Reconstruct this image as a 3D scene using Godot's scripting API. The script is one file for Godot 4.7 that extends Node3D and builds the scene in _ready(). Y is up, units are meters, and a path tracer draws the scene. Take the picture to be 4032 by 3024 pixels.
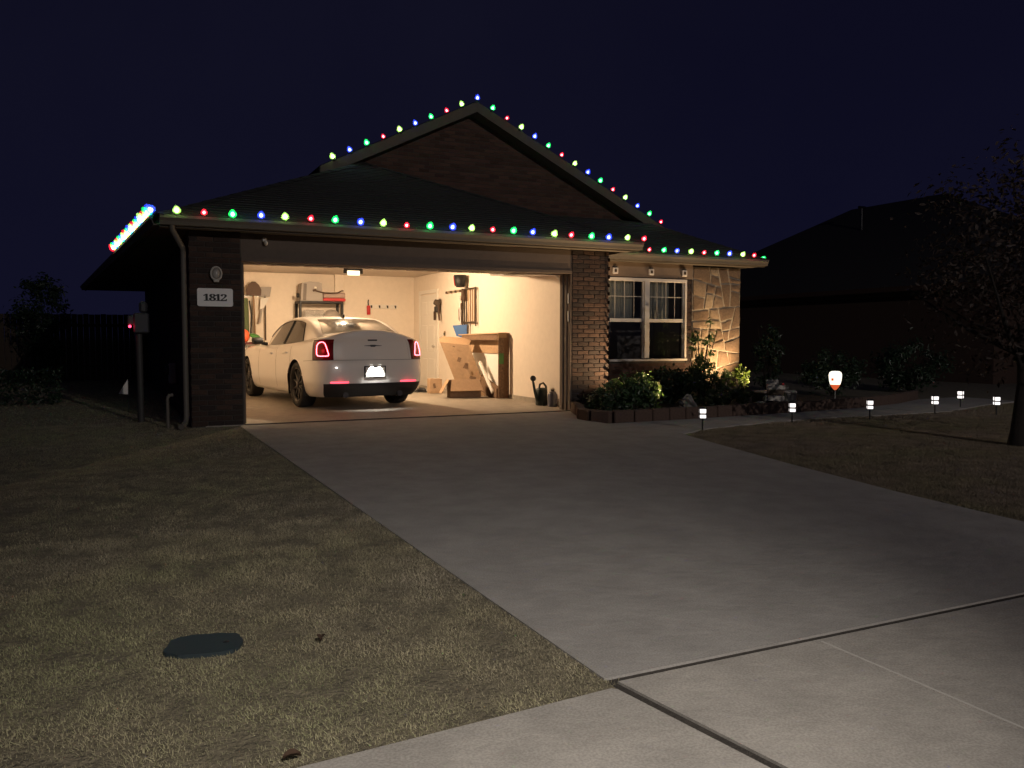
extends Node3D

var rng := RandomNumberGenerator.new()
var M := {}
var used := {}
var house: Node3D


# ---------------------------------------------------------------- mesh builder
class MB:
	var st := SurfaceTool.new()

	func _init() -> void:
		st.begin(Mesh.PRIMITIVE_TRIANGLES)
		st.set_smooth_group(-1)

	func smooth(on: bool) -> MB:
		st.set_smooth_group(0 if on else -1)
		return self

	func color(c: Color) -> MB:
		st.set_color(c)
		return self

	func tri(a: Vector3, b: Vector3, c: Vector3) -> void:  # counter-clockwise seen from outside
		st.add_vertex(a)
		st.add_vertex(c)
		st.add_vertex(b)

	func quad(a: Vector3, b: Vector3, c: Vector3, d: Vector3) -> void:
		tri(a, b, c)
		tri(a, c, d)

	func tri_out(a: Vector3, b: Vector3, c: Vector3, mid: Vector3) -> void:
		if (b - a).cross(c - a).dot((a + b + c) / 3.0 - mid) < 0.0:
			tri(a, c, b)
		else:
			tri(a, b, c)

	func quad_out(a: Vector3, b: Vector3, c: Vector3, d: Vector3, mid: Vector3) -> void:
		tri_out(a, b, c, mid)
		tri_out(a, c, d, mid)

	func box(at: Vector3, size: Vector3, basis := Basis(), bevel := 0.0) -> MB:
		var h := size / 2.0
		var b := minf(bevel, minf(h.x, minf(h.y, h.z)) * 0.8)
		var p := func(s: Vector3, axis: int) -> Vector3:
			var v := Vector3(s.x * (h.x - b), s.y * (h.y - b), s.z * (h.z - b))
			v[axis] = s[axis] * h[axis]
			return at + basis * v
		var f := func(axis: int, s: float, i: float, j: float) -> Vector3:
			var v := Vector3()
			v[axis] = s
			v[(axis + 1) % 3] = i
			v[(axis + 2) % 3] = j
			return v
		for axis in 3:
			for s in [-1.0, 1.0]:
				quad_out(p.call(f.call(axis, s, -1, -1), axis), p.call(f.call(axis, s, 1, -1), axis), p.call(f.call(axis, s, 1, 1), axis), p.call(f.call(axis, s, -1, 1), axis), at)
		if b > 0.0:
			for axis in 3:  # edges along this axis
				var a2 := (axis + 1) % 3
				var a3 := (axis + 2) % 3
				for i in [-1.0, 1.0]:
					for j in [-1.0, 1.0]:
						var s0: Vector3 = f.call(axis, -1.0, i, j)
						var s1: Vector3 = f.call(axis, 1.0, i, j)
						quad_out(p.call(s0, a2), p.call(s1, a2), p.call(s1, a3), p.call(s0, a3), at)
			for i in [-1.0, 1.0]:
				for j in [-1.0, 1.0]:
					for k in [-1.0, 1.0]:
						var s := Vector3(i, j, k)
						tri_out(p.call(s, 0), p.call(s, 1), p.call(s, 2), at)
		return self

	func tube(path: Array, radius: Variant, n := 8, caps := true, closed := false) -> MB:
		var rings := []
		var count := path.size()
		for k in count:
			var q: Vector3 = path[k]
			var before: Vector3 = path[(k - 1 + count) % count] if closed else path[maxi(k - 1, 0)]
			var after: Vector3 = path[(k + 1) % count] if closed else path[mini(k + 1, count - 1)]
			var d := (after - before).normalized()
			var up := Vector3.UP if absf(d.y) < 0.9 else Vector3.RIGHT
			var x := d.cross(up).normalized()
			var y := x.cross(d).normalized()
			if k > 0:  # keep the frame turning little
				var px: Vector3 = rings[k - 1][1]
				x = (px - d * px.dot(d)).normalized()
				y = x.cross(d).normalized()
			var r: float = radius[k] if radius is Array else radius
			var ring := []
			for i in n:
				var a := TAU * i / n
				ring.append(q + (x * cos(a) + y * sin(a)) * r)
			rings.append([ring, x, q])
		smooth(n > 4)
		for k in (count if closed else count - 1):
			var a: Array = rings[k][0]
			var b: Array = rings[(k + 1) % count][0]
			var mid: Vector3 = (rings[k][2] + rings[(k + 1) % count][2]) / 2.0
			for i in n:
				quad_out(a[i], a[(i + 1) % n], b[(i + 1) % n], b[i], mid)
		smooth(false)
		if caps and not closed:
			for e in [[0, 1], [count - 1, count - 2]]:
				var ring: Array = rings[e[0]][0]
				for i in range(1, n - 1):
					tri_out(ring[0], ring[i], ring[i + 1], rings[e[1]][2])
		return self

	func lathe(profile: Array, n := 20, xf := Transform3D(), shade := true) -> MB:
		smooth(shade)
		for k in profile.size() - 1:
			var p: Vector2 = profile[k]
			var q: Vector2 = profile[k + 1]
			for i in n:
				var a := TAU * i / n
				var b := TAU * (i + 1) / n
				var p0 := xf * Vector3(p.x * cos(a), p.y, p.x * sin(a))
				var p1 := xf * Vector3(p.x * cos(b), p.y, p.x * sin(b))
				var q0 := xf * Vector3(q.x * cos(a), q.y, q.x * sin(a))
				var q1 := xf * Vector3(q.x * cos(b), q.y, q.x * sin(b))
				if q.x > 1e-5:
					tri(p0, q0, q1)
				if p.x > 1e-5:
					tri(p0, q1, p1)
		smooth(false)
		return self

	func prism(poly: PackedVector2Array, depth: float, xf := Transform3D()) -> MB:  # in the xy plane, z from 0 to depth
		var idx := Geometry2D.triangulate_polygon(poly)
		var ccw := not Geometry2D.is_polygon_clockwise(poly)
		var sgn := 0.0
		for i in poly.size():
			sgn += poly[i].cross(poly[(i + 1) % poly.size()])
		ccw = sgn > 0.0
		for k in range(0, idx.size(), 3):
			var a := poly[idx[k]]
			var b := poly[idx[k + 1]]
			var c := poly[idx[k + 2]]
			if (b - a).cross(c - a) < 0.0:
				var t := b
				b = c
				c = t
			tri(xf * Vector3(a.x, a.y, depth), xf * Vector3(b.x, b.y, depth), xf * Vector3(c.x, c.y, depth))
			tri(xf * Vector3(a.x, a.y, 0), xf * Vector3(c.x, c.y, 0), xf * Vector3(b.x, b.y, 0))
		for i in poly.size():
			var a := poly[i]
			var b := poly[(i + 1) % poly.size()]
			if not ccw:
				var t := a
				a = b
				b = t
			quad(xf * Vector3(a.x, a.y, 0), xf * Vector3(b.x, b.y, 0), xf * Vector3(b.x, b.y, depth), xf * Vector3(a.x, a.y, depth))
		return self

	func grid(rows: Array, flip := false, shade := true) -> MB:
		smooth(shade)
		for i in rows.size() - 1:
			for j in rows[i].size() - 1:
				if flip:
					quad(rows[i][j], rows[i][j + 1], rows[i + 1][j + 1], rows[i + 1][j])
				else:
					quad(rows[i][j], rows[i + 1][j], rows[i + 1][j + 1], rows[i][j + 1])
		smooth(false)
		return self

	func leaf(at: Vector3, dir: Vector3, nrm: Vector3, length: float, width: float) -> void:
		var side := dir.cross(nrm).normalized() * width / 2.0
		var m := at + dir * length * 0.5
		var tip := at + dir * length - nrm * length * 0.15
		tri(at, m + side, tip)
		tri(at, tip, m - side)

	func mesh() -> ArrayMesh:
		st.generate_normals()
		return st.commit()


# ---------------------------------------------------------------- naming helpers
func numbered(called: String) -> String:
	var n: int = used.get(called, -1) + 1
	used[called] = n
	return called if n == 0 else "%s_%03d" % [called, n]


func tag(o: Node, label: String, category: String, group := "") -> Node:
	o.set_meta("label", label)
	o.set_meta("category", category)
	if group:
		o.set_meta("group", group)
	return o


func thing(called: String, label: String, category: String, at := Vector3.ZERO, turn := 0.0, group := "") -> Node3D:
	var o := Node3D.new()
	o.name = numbered(called)
	add_child(o)
	o.position = at
	o.rotation.y = turn
	tag(o, label, category, group)
	return o


func part(parent: Node, called: String, shape: Variant, mat: Material, xf := Transform3D()) -> MeshInstance3D:
	var o := MeshInstance3D.new()
	o.name = called
	o.mesh = shape.mesh() if shape is MB else shape
	o.material_override = mat
	o.transform = xf
	parent.add_child(o, true)
	return o


func struct(called: String, shape: Variant, mat: Material) -> MeshInstance3D:
	var o := part(self, numbered(called), shape, mat)
	o.set_meta("kind", "structure")
	return o


func lin(r: float, g: float, b: float) -> Color:
	return Color(r, g, b).linear_to_srgb()


func mk(key: String, r: float, g: float, b: float, rough := 0.8, metal := 0.0) -> StandardMaterial3D:
	var m := StandardMaterial3D.new()
	m.resource_name = key
	m.albedo_color = lin(r, g, b)
	m.roughness = rough
	m.metallic = metal
	M[key] = m
	return m


func noise_tex(seed_: int, freq: float, lo: Color, hi: Color, size := 512, oct := 4, mid := 0.5, spread := 0.5) -> NoiseTexture2D:
	var n := FastNoiseLite.new()
	n.seed = seed_
	n.frequency = freq
	n.noise_type = FastNoiseLite.TYPE_SIMPLEX_SMOOTH
	n.fractal_octaves = oct
	n.fractal_gain = 0.62
	var t := NoiseTexture2D.new()
	t.width = size
	t.height = size
	t.seamless = true
	t.noise = n
	var g := Gradient.new()
	g.offsets = PackedFloat32Array([clampf(mid - spread, 0, 1), clampf(mid + spread, 0, 1)])
	g.colors = PackedColorArray([lo, hi])
	t.color_ramp = g
	return t


# a colour with blotches `tile` metres across and grain `fine` metres across, both in world space
func noisy(key: String, r: float, g: float, b: float, rough: float, vary: float, tile: float, fine: float, bump := 0.0, seed_ := 1) -> StandardMaterial3D:
	var m := mk(key, r, g, b, rough)
	m.albedo_color = Color.WHITE
	m.albedo_texture = noise_tex(seed_, 0.016, lin(r * (1 - vary), g * (1 - vary), b * (1 - vary)), lin(r * (1 + vary), g * (1 + vary), b * (1 + vary)), 512, 7, 0.5, 0.35)
	m.uv1_triplanar = true
	m.uv1_world_triplanar = true
	m.uv1_scale = Vector3.ONE / tile
	m.detail_enabled = true
	m.detail_blend_mode = BaseMaterial3D.BLEND_MODE_MUL
	var lo := 1.0 - maxf(vary * 1.3, 0.3 if key.begins_with("concrete") else 0.0)
	m.detail_albedo = noise_tex(seed_ + 7, 0.05, lin(lo, lo, lo), Color.WHITE, 512, 4, 0.45, 0.3)
	m.detail_uv_layer = BaseMaterial3D.DETAIL_UV_2
	m.uv2_triplanar = true
	m.uv2_world_triplanar = true
	m.uv2_scale = Vector3.ONE / fine
	if bump > 0.0:
		m.heightmap_enabled = true
		m.heightmap_scale = bump
		m.heightmap_texture = noise_tex(seed_ + 13, 0.06, Color.BLACK, Color.WHITE, 512, 4)
	return m


func glow(key: String, r: float, g: float, b: float, energy: float) -> StandardMaterial3D:
	var m := mk(key, minf(r, 0.8), minf(g, 0.8), minf(b, 0.8), 0.4)
	m.emission_enabled = true
	m.emission = lin(r, g, b)
	m.emission_energy_multiplier = energy
	return m


func omni(parent: Node, at: Vector3, r: float, g: float, b: float, energy: float, size := 0.03, reach := 12.0) -> OmniLight3D:
	var l := OmniLight3D.new()
	l.name = "light"
	l.light_color = lin(r, g, b)
	l.light_energy = energy
	l.light_size = size
	l.omni_range = reach
	l.omni_attenuation = 2.0
	l.shadow_enabled = true
	parent.add_child(l, true)
	l.position = at
	return l


func spot(parent: Node, at: Vector3, to: Vector3, r: float, g: float, b: float, energy: float, angle: float, soft := 1.0, size := 0.03, reach := 40.0) -> SpotLight3D:
	var l := SpotLight3D.new()
	l.name = "light"
	l.light_color = lin(r, g, b)
	l.light_energy = energy
	l.light_size = size
	l.spot_range = reach
	l.spot_attenuation = 2.0
	l.spot_angle = angle
	l.spot_angle_attenuation = soft
	l.shadow_enabled = true
	parent.add_child(l, true)
	l.transform = Transform3D(Basis.looking_at(to - at, Vector3.UP if absf((to - at).normalized().y) < 0.98 else Vector3.RIGHT), at)
	return l


func tab(t: Array, x: float) -> float:  # smooth curve through [x, y] pairs, x rising
	if x <= t[0][0]:
		return t[0][1]
	var n := t.size()
	if x >= t[n - 1][0]:
		return t[n - 1][1]
	var k := 0
	while x > t[k + 1][0]:
		k += 1
	var a: Array = t[k]
	var b: Array = t[k + 1]
	var w: float = (x - a[0]) / (b[0] - a[0])
	var sa: float = (b[1] - t[maxi(k - 1, 0)][1]) / maxf(b[0] - t[maxi(k - 1, 0)][0], 1e-6)
	var sb: float = (t[mini(k + 2, n - 1)][1] - a[1]) / maxf(t[mini(k + 2, n - 1)][0] - a[0], 1e-6)
	var h: float = b[0] - a[0]
	var w2 := w * w
	var w3 := w2 * w
	return (2 * w3 - 3 * w2 + 1) * a[1] + (w3 - 2 * w2 + w) * h * sa + (-2 * w3 + 3 * w2) * b[1] + (w3 - w2) * h * sb


func V(x: float, y: float, z: float) -> Vector3:
	return Vector3(x, y, z)


func xf(at: Vector3, rot := Vector3.ZERO) -> Transform3D:
	return Transform3D(Basis.from_euler(rot * PI / 180.0), at)


# ================================================================ scene
func _ready() -> void:
	rng.seed = 1812
	# ---- camera
	var cam := Camera3D.new()
	cam.name = "camera"
	cam.fov = 49.363
	cam.near = 0.05
	cam.far = 400.0
	cam.position = V(-1.552, 1.157, 11.535)
	cam.rotation = V(deg_to_rad(-3.155), deg_to_rad(-25.519), 0.0)
	add_child(cam)
	cam.current = true
	# ---- sky
	var we := WorldEnvironment.new()
	we.name = "world_environment"
	var env := Environment.new()
	env.background_mode = Environment.BG_SKY
	var sky := Sky.new()
	var sm := ProceduralSkyMaterial.new()
	sm.sky_top_color = lin(0.0036, 0.0035, 0.0110)
	sm.sky_horizon_color = lin(0.0046, 0.0047, 0.0165)
	sm.sky_curve = 0.2
	sm.ground_bottom_color = lin(0.002, 0.002, 0.003)
	sm.ground_horizon_color = lin(0.003, 0.003, 0.006)
	sm.sun_angle_max = 1.0
	var haze := noise_tex(61, 0.006, Color(0, 0, 0, 1), Color(0.055, 0.055, 0.075, 1), 1024, 5, 0.55, 0.4)
	haze.height = 512
	sm.sky_cover = haze
	sm.sky_cover_modulate = Color(1, 1, 1, 0.35)
	sky.sky_material = sm
	env.sky = sky
	env.tonemap_mode = Environment.TONE_MAPPER_LINEAR
	env.tonemap_exposure = 1.0
	env.sdfgi_enabled = true
	env.ssao_enabled = true
	env.ssil_enabled = true
	we.environment = env
	add_child(we)
	# ---- the last of the daylight, very weak
	var sun := DirectionalLight3D.new()
	sun.name = "night_sky_light"
	sun.light_color = lin(0.75, 0.8, 1.0)
	sun.light_energy = 0.004
	sun.light_angular_distance = 20.0
	sun.sky_mode = DirectionalLight3D.SKY_MODE_LIGHT_ONLY
	sun.shadow_enabled = true
	sun.rotation = V(deg_to_rad(-50), deg_to_rad(-20), 0)
	add_child(sun)

	materials()
	added_street_lamp()
	ground()
	build_house()
	garage_inside()
	neighbours()
	car()
	garage_things()
	front_bed()
	yard_things()
	string_lights()
	lawns()


func materials() -> void:
	noisy("concrete", 0.385, 0.36, 0.335, 0.9, 0.11, 3.6, 0.27, 0.35, 3)
	noisy("concrete_walk", 0.43, 0.395, 0.355, 0.9, 0.11, 2.9, 0.31, 0.3, 5)
	noisy("garage_floor", 0.34, 0.30, 0.25, 0.55, 0.15, 2.0, 0.5, 0.1, 9)
	noisy("soil", 0.2, 0.17, 0.115, 1.0, 0.3, 0.9, 0.12, 1.0, 11)
	noisy("mulch", 0.035, 0.022, 0.016, 1.0, 0.4, 0.3, 0.08, 2.0, 12)
	noisy("mortar", 0.075, 0.066, 0.058, 1.0, 0.2, 0.4, 0.1, 0.2, 13)
	noisy("asphalt", 0.05, 0.05, 0.05, 0.95, 0.2, 2.0, 0.2, 0.4, 14)
	for k in 4:
		var c: Array = [[0.055, 0.031, 0.023], [0.042, 0.026, 0.021], [0.075, 0.043, 0.031], [0.035, 0.024, 0.021]][k]
		noisy("brick%d" % k, c[0], c[1], c[2], 0.9, 0.25, 0.35, 0.07, 0.25, 20 + k)
	for k in 3:
		var c: Array = [[0.32, 0.24, 0.165], [0.22, 0.155, 0.105], [0.40, 0.32, 0.225]][k]
		noisy("stone%d" % k, c[0], c[1], c[2], 0.95, 0.25, 0.5, 0.09, 0.8, 30 + k)
	noisy("stone_mortar", 0.45, 0.4, 0.32, 1.0, 0.15, 0.3, 0.08, 0.3, 33)
	noisy("drywall", 0.76, 0.67, 0.575, 0.95, 0.03, 1.5, 0.15, 0.06, 40)
	noisy("ceiling", 0.6, 0.52, 0.44, 0.95, 0.03, 1.5, 0.1, 0.08, 42)
	noisy("siding", 0.135, 0.104, 0.083, 0.85, 0.06, 1.2, 0.1, 0.05, 44)
	noisy("trim", 0.14, 0.122, 0.096, 0.7, 0.06, 1.0, 0.2, 0.0, 46)
	noisy("shingle", 0.03, 0.027, 0.027, 1.0, 0.35, 0.7, 0.08, 0.3, 48)
	noisy("cardboard", 0.47, 0.31, 0.185, 0.9, 0.1, 0.6, 0.06, 0.0, 50)
	noisy("cardboard_dark", 0.2, 0.12, 0.07, 0.9, 0.15, 0.6, 0.06, 0.0, 51)
	noisy("bark", 0.024, 0.018, 0.015, 1.0, 0.35, 0.3, 0.07, 1.5, 52)
	noisy("rock", 0.24, 0.23, 0.215, 0.95, 0.2, 0.3, 0.06, 0.8, 54)
	noisy("edging", 0.095, 0.06, 0.046, 0.95, 0.25, 0.3, 0.07, 0.4, 55)
	noisy("filler", 0.06, 0.05, 0.042, 1.0, 0.3, 0.3, 0.05, 0.6, 56)
	mk("downspout", 0.13, 0.115, 0.095, 0.6)
	mk("white_trim", 0.72, 0.68, 0.62, 0.5)
	mk("plaque", 0.88, 0.85, 0.82, 0.5)
	mk("black", 0.012, 0.012, 0.013, 0.6)
	mk("black_gloss", 0.015, 0.015, 0.016, 0.25)
	mk("rubber", 0.018, 0.018, 0.018, 0.85)
	mk("dark_metal", 0.06, 0.06, 0.065, 0.4, 0.8)
	mk("steel", 0.55, 0.54, 0.52, 0.35, 0.9)
	mk("grey_plastic", 0.30, 0.27, 0.25, 0.6)
	mk("pale_plastic", 0.6, 0.58, 0.54, 0.5)
	mk("meter_lid", 0.022, 0.035, 0.042, 0.6)
	mk("red_plastic", 0.5, 0.03, 0.035, 0.45)
	mk("orange_plastic", 0.75, 0.13, 0.05, 0.5)
	mk("green_plastic", 0.06, 0.22, 0.05, 0.5)
	mk("blue_plastic", 0.02, 0.10, 0.30, 0.45)
	mk("brown_metal", 0.08, 0.045, 0.03, 0.6, 0.3)
	mk("wood", 0.24, 0.14, 0.07, 0.7)
	mk("dark_wood", 0.06, 0.04, 0.026, 0.8)
	mk("weathered_white", 0.5, 0.47, 0.42, 0.9)
	mk("cord_green", 0.01, 0.03, 0.015, 0.6)
	mk("curtain", 0.30, 0.325, 0.30, 0.95)
	mk("room", 0.2, 0.185, 0.18, 0.95)
	mk("foam", 0.8, 0.78, 0.74, 0.9)
	mk("dry_leaf", 0.06, 0.032, 0.018, 0.9)
	var paint := mk("car_paint", 0.72, 0.70, 0.67, 0.32)
	paint.clearcoat_enabled = true
	paint.clearcoat = 1.0
	paint.clearcoat_roughness = 0.06
	var g := mk("car_glass", 0.01, 0.01, 0.011, 0.04)
	g.transparency = BaseMaterial3D.TRANSPARENCY_ALPHA
	g.albedo_color.a = 0.8
	var g2 := mk("pane", 0.02, 0.025, 0.025, 0.03)
	g2.transparency = BaseMaterial3D.TRANSPARENCY_ALPHA
	g2.albedo_color.a = 0.12
	var bt := mk("clear_bin", 0.5, 0.48, 0.46, 0.2)
	bt.transparency = BaseMaterial3D.TRANSPARENCY_ALPHA
	bt.albedo_color.a = 0.35
	mk("lamp_red", 0.09, 0.004, 0.006, 0.12)
	mk("rim", 0.035, 0.035, 0.037, 0.3, 0.7)
	for k in 3:
		var c: Array = [[0.024, 0.05, 0.018], [0.06, 0.095, 0.025], [0.015, 0.03, 0.014]][k]
		var m := mk("leaf%d" % k, c[0], c[1], c[2], 0.45)
		m.backlight_enabled = true
		m.backlight = lin(c[0] * 1.5, c[1] * 1.5, c[2])
	var la := mk("leaf_autumn", 0.022, 0.012, 0.008, 0.7)
	la.backlight_enabled = true
	la.backlight = lin(0.025, 0.012, 0.008)
	var gr := mk("grass", 1, 1, 1, 0.9)
	gr.vertex_color_use_as_albedo = true
	gr.backlight_enabled = true
	gr.backlight = Color(0.5, 0.5, 0.5)
	glow("opener_lens", 1.0, 0.82, 0.6, 1.8)
	glow("path_glow", 1.0, 0.93, 0.9, 1.5)
	glow("lantern_glow", 1.0, 0.93, 0.76, 1.5)
	glow("lantern_orange", 0.85, 0.13, 0.04, 0.75)
	glow("led_red", 1.0, 0.05, 0.12, 5.0)
	glow("bumper_led", 1.0, 0.07, 0.12, 2.6)
	glow("tail_led", 1.0, 0.16, 0.2, 14.0)
	var tln := glow("tail_halo", 1.0, 0.015, 0.04, 1.3)  # translucent red glow, coat of the halo round the ring
	tln.transparency = BaseMaterial3D.TRANSPARENCY_ALPHA
	tln.albedo_color.a = 0.45
	glow("spot_lens", 1.0, 0.75, 0.4, 2.0)
	glow("added_lamp_lens", 1.0, 0.9, 0.75, 2.0)  # lens of the two added lamps
	glow("plate_lens", 1.0, 0.95, 0.85, 0.6)


# ---------------------------------------------------------------- two added lamps, out of view, that light the house and foreground
func added_street_lamp() -> void:
	# both lamps are added to throw this light; its real source is unseen
	var t := thing("added_street_lamp", "added tall dark street lamp, out of view, lighting the house front", "street lamp", V(6.0, -0.08, 34.4))
	part(t, "pole", MB.new().tube([V(0, -0.05, 0), V(0, 3, 0), V(0, 8.8, 0)], [0.09, 0.075, 0.05], 12), M.dark_metal)
	part(t, "base", MB.new().lathe([Vector2(0.17, 0.0), Vector2(0.17, 0.08), Vector2(0.1, 0.2), Vector2(0.0, 0.2)], 14), M.dark_metal)
	part(t, "arm", MB.new().tube([V(0, 8.7, 0), V(0, 8.95, -0.4), V(0, 9.0, -1.1)], 0.035, 8), M.dark_metal)
	part(t, "lamp_head", MB.new().box(V(0, 9.02, -1.45), V(0.3, 0.1, 0.8), Basis(), 0.03), M.dark_metal)
	part(t, "lamp_lens", MB.new().box(V(0, 8.96, -1.45), V(0.22, 0.025, 0.4), Basis(), 0.005), M.added_lamp_lens)
	spot(t, V(0, 8.93, -1.45), V(3.0, 1.6, -37.4), 1.0, 0.90, 0.84, 295.0, 27.0, 1.0, 0.12, 80.0)
	var p := thing("added_post_lamp", "added low black curved-arm lamp, out of view, lighting the near concrete", "added post lamp", V(-3.0, 0.0, 12.7))
	part(p, "post", MB.new().tube([V(0, -0.05, 0), V(0, 1.5, 0), V(0, 3.1, 0), V(0.12, 3.4, 0), V(0.5, 3.55, 0), V(1.6, 3.55, 0), V(2.0, 3.5, 0), V(2.1, 3.36, 0)], [0.06, 0.05, 0.042, 0.04, 0.035, 0.03, 0.028, 0.025], 10), M.black)
	part(p, "lamp_hood", MB.new().lathe([Vector2(0.0, 3.36), Vector2(0.05, 3.34), Vector2(0.19, 3.24), Vector2(0.19, 3.22), Vector2(0.0, 3.26)], 18, xf(V(2.1, 0, 0))), M.black)
	part(p, "lamp_lens", MB.new().lathe([Vector2(0.0, 3.235), Vector2(0.12, 3.23), Vector2(0.10, 3.2), Vector2(0.0, 3.19)], 18, xf(V(2.1, 0, 0))), M.added_lamp_lens)
	spot(p, V(2.1, 3.17, -0.06), V(2.55, 0.0, -3.9), 1.0, 0.93, 0.84, 20.5, 29.0, 1.0, 0.08, 30.0)


# ---------------------------------------------------------------- ground
func slab(poly: Array, y0: float, y1: float) -> MB:  # polygon of [x, z] between two heights
	var pv := PackedVector2Array()
	for p in poly:
		pv.append(Vector2(p[0], -p[1]))
	return MB.new().prism(pv, y1 - y0, Transform3D(Basis(V(1, 0, 0), V(0, 0, -1), V(0, 1, 0)), V(0, y0, 0)))


func ground() -> void:
	struct("ground", slab([[-150, -150], [150, -150], [150, 150], [-150, 150]], -0.2, -0.08), M.soil)
	struct("driveway", slab([[-0.065, 0.02], [5.04, 0.02], [5.04, 0.6], [4.42, 1.18], [4.47, 1.9], [4.60, 2.2], [4.63, 3.35], [4.42, 4.2], [4.06, 5.7], [3.75, 7.2], [3.6, 8.3], [3.55, 9.158], [-0.07, 9.158]], -0.12, 0.0), M.concrete)
	struct("walkway", slab([[4.62, 2.19], [4.49, 1.9], [5.8, 1.86], [8.07, 1.69], [9.7, 1.5], [11.0, 1.15], [12.2, 0.6], [13.5, 0.5], [13.5, 1.7], [12.4, 1.9], [10.4, 2.6], [9.0, 2.58], [7.5, 2.57], [6.0, 2.79], [5.2, 3.0], [4.66, 3.33]], -0.12, -0.004), M.concrete)
	struct("sidewalk", slab([[-9.0, 9.72], [-1.18, 9.31], [-0.09, 9.235], [-0.075, 9.25], [0.18, 10.85], [-9.0, 11.2]], -0.12, 0.0), M.concrete_walk)
	struct("score_line", slab([[0.856, 9.22], [0.866, 9.22], [0.852, 12.8], [0.842, 12.8]], -0.01, 0.003), mk("score", 0.52, 0.49, 0.45, 0.9))
	struct("driveway_apron", slab([[-0.04, 9.197], [0.5, 9.197], [4.2, 9.2], [4.6, 10.9], [5.2, 12.8], [0.6, 12.8], [0.215, 10.85]], -0.12, 0.0), M.concrete_walk)
	struct("joint_filler", slab([[-0.1, 9.10], [3.6, 9.10], [3.6, 9.25], [0.9, 9.26], [0.3, 10.9], [0.1, 10.9], [-0.12, 9.26]], -0.11, -0.009), M.filler)
	struct("road", slab([[-150, 13.0], [150, 13.0], [150, 21.0], [-150, 21.0]], -0.19, -0.07), M.asphalt)
	struct("kerb", slab([[-60, 12.85], [-0.4, 12.85], [-0.4, 13.0], [-60, 13.0]], -0.19, 0.0), M.concrete_walk)
	# lawn soil sheets
	struct("lawn_soil", slab([[-0.066, 0.03], [-0.066, 9.225], [-1.18, 9.304], [-9.0, 9.7], [-40, 9.9], [-40, -40], [-0.66, -40], [-0.66, 0.03]], -0.12, -0.008), M.soil)
	struct("lawn_soil", slab([[4.64, 3.36], [5.2, 3.03], [6.0, 2.81], [7.5, 2.59], [9.0, 2.6], [10.4, 2.62], [12.5, 1.92], [40, 1.9], [40, 9.3], [4.2, 9.19], [3.57, 9.15], [3.62, 8.3], [3.77, 7.2], [4.08, 5.7], [4.44, 4.2]], -0.12, -0.022), noisy("soil_dark", 0.17, 0.13, 0.085, 1.0, 0.3, 0.9, 0.12, 1.0, 15))
	struct("lawn_soil", slab([[12.2, 0.45], [13.6, 0.4], [13.6, 1.85], [40, 1.85], [40, -60], [10.2, -60], [10.2, -1.0]], -0.13, -0.03), M.soil)


# ---------------------------------------------------------------- house
func brick_mesh(w: float, seed_: int) -> ArrayMesh:
	var r := RandomNumberGenerator.new()
	r.seed = seed_
	var b := MB.new()
	b.box(V(0, 0, -0.02), V(w, 0.057 + r.randf_range(-0.002, 0.002), 0.04), Basis.from_euler(V(r.randf_range(-0.015, 0.015), r.randf_range(-0.012, 0.012), r.randf_range(-0.008, 0.008))), 0.005)
	return b.mesh()


var brick_cache := {}


func lay_bricks(parent: Node, x0: float, x1: float, y0: float, y1: float, z: float) -> void:
	var n := int((y1 - y0) / 0.0677)
	var course := (y1 - y0) / n
	for k in n:
		var x := x0
		var first := 0.203 if k % 2 == 0 else 0.1015
		var w := first
		while x < x1 - 0.02:
			w = minf(w, x1 - x)
			if x1 - x - w < 0.045:
				w = x1 - x
			var key := "%.3f_%d" % [w, rng.randi() % 3]
			if not brick_cache.has(key):
				brick_cache[key] = brick_mesh(w - 0.0105, hash(key))
			part(parent, "brick", brick_cache[key], M["brick%d" % (rng.randi() % 4)], Transform3D(Basis(), V(x + w / 2, y0 + course * (k + 0.5), z + rng.randf_range(-0.002, 0.002))))
			x += w
			w = 0.203


func brick_field(x0: float, x1: float, y0: float, y1: float, inside: Callable, place: Transform3D) -> MB:  # many small bricks, joined
	var b := MB.new()
	var n := int((y1 - y0) / 0.0677)
	for k in n:
		var x := x0 - (0.1 if k % 2 else 0.0)
		var y := y0 + 0.0677 * (k + 0.5)
		while x < x1:
			if inside.call(Vector2(x + 0.1, y)):
				var o := rng.randf_range(0.006, 0.012)
				var sh := rng.randf_range(0.7, 1.35)
				b.color(Color(0.068 * sh, 0.036 * sh, 0.027 * sh))
				var a := [V(x, y - 0.0285, o), V(x + 0.193, y - 0.0285, o), V(x + 0.193, y + 0.0285, o), V(x, y + 0.0285, o)]
				b.quad(place * a[0], place * a[1], place * a[2], place * a[3])
				b.quad(place * V(x, y + 0.0285, 0), place * a[3], place * a[2], place * V(x + 0.193, y + 0.0285, 0))
				b.quad(place * a[0], place * V(x, y - 0.0285, 0), place * V(x + 0.193, y - 0.0285, 0), place * a[1])
			x += 0.203
	return b


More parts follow.
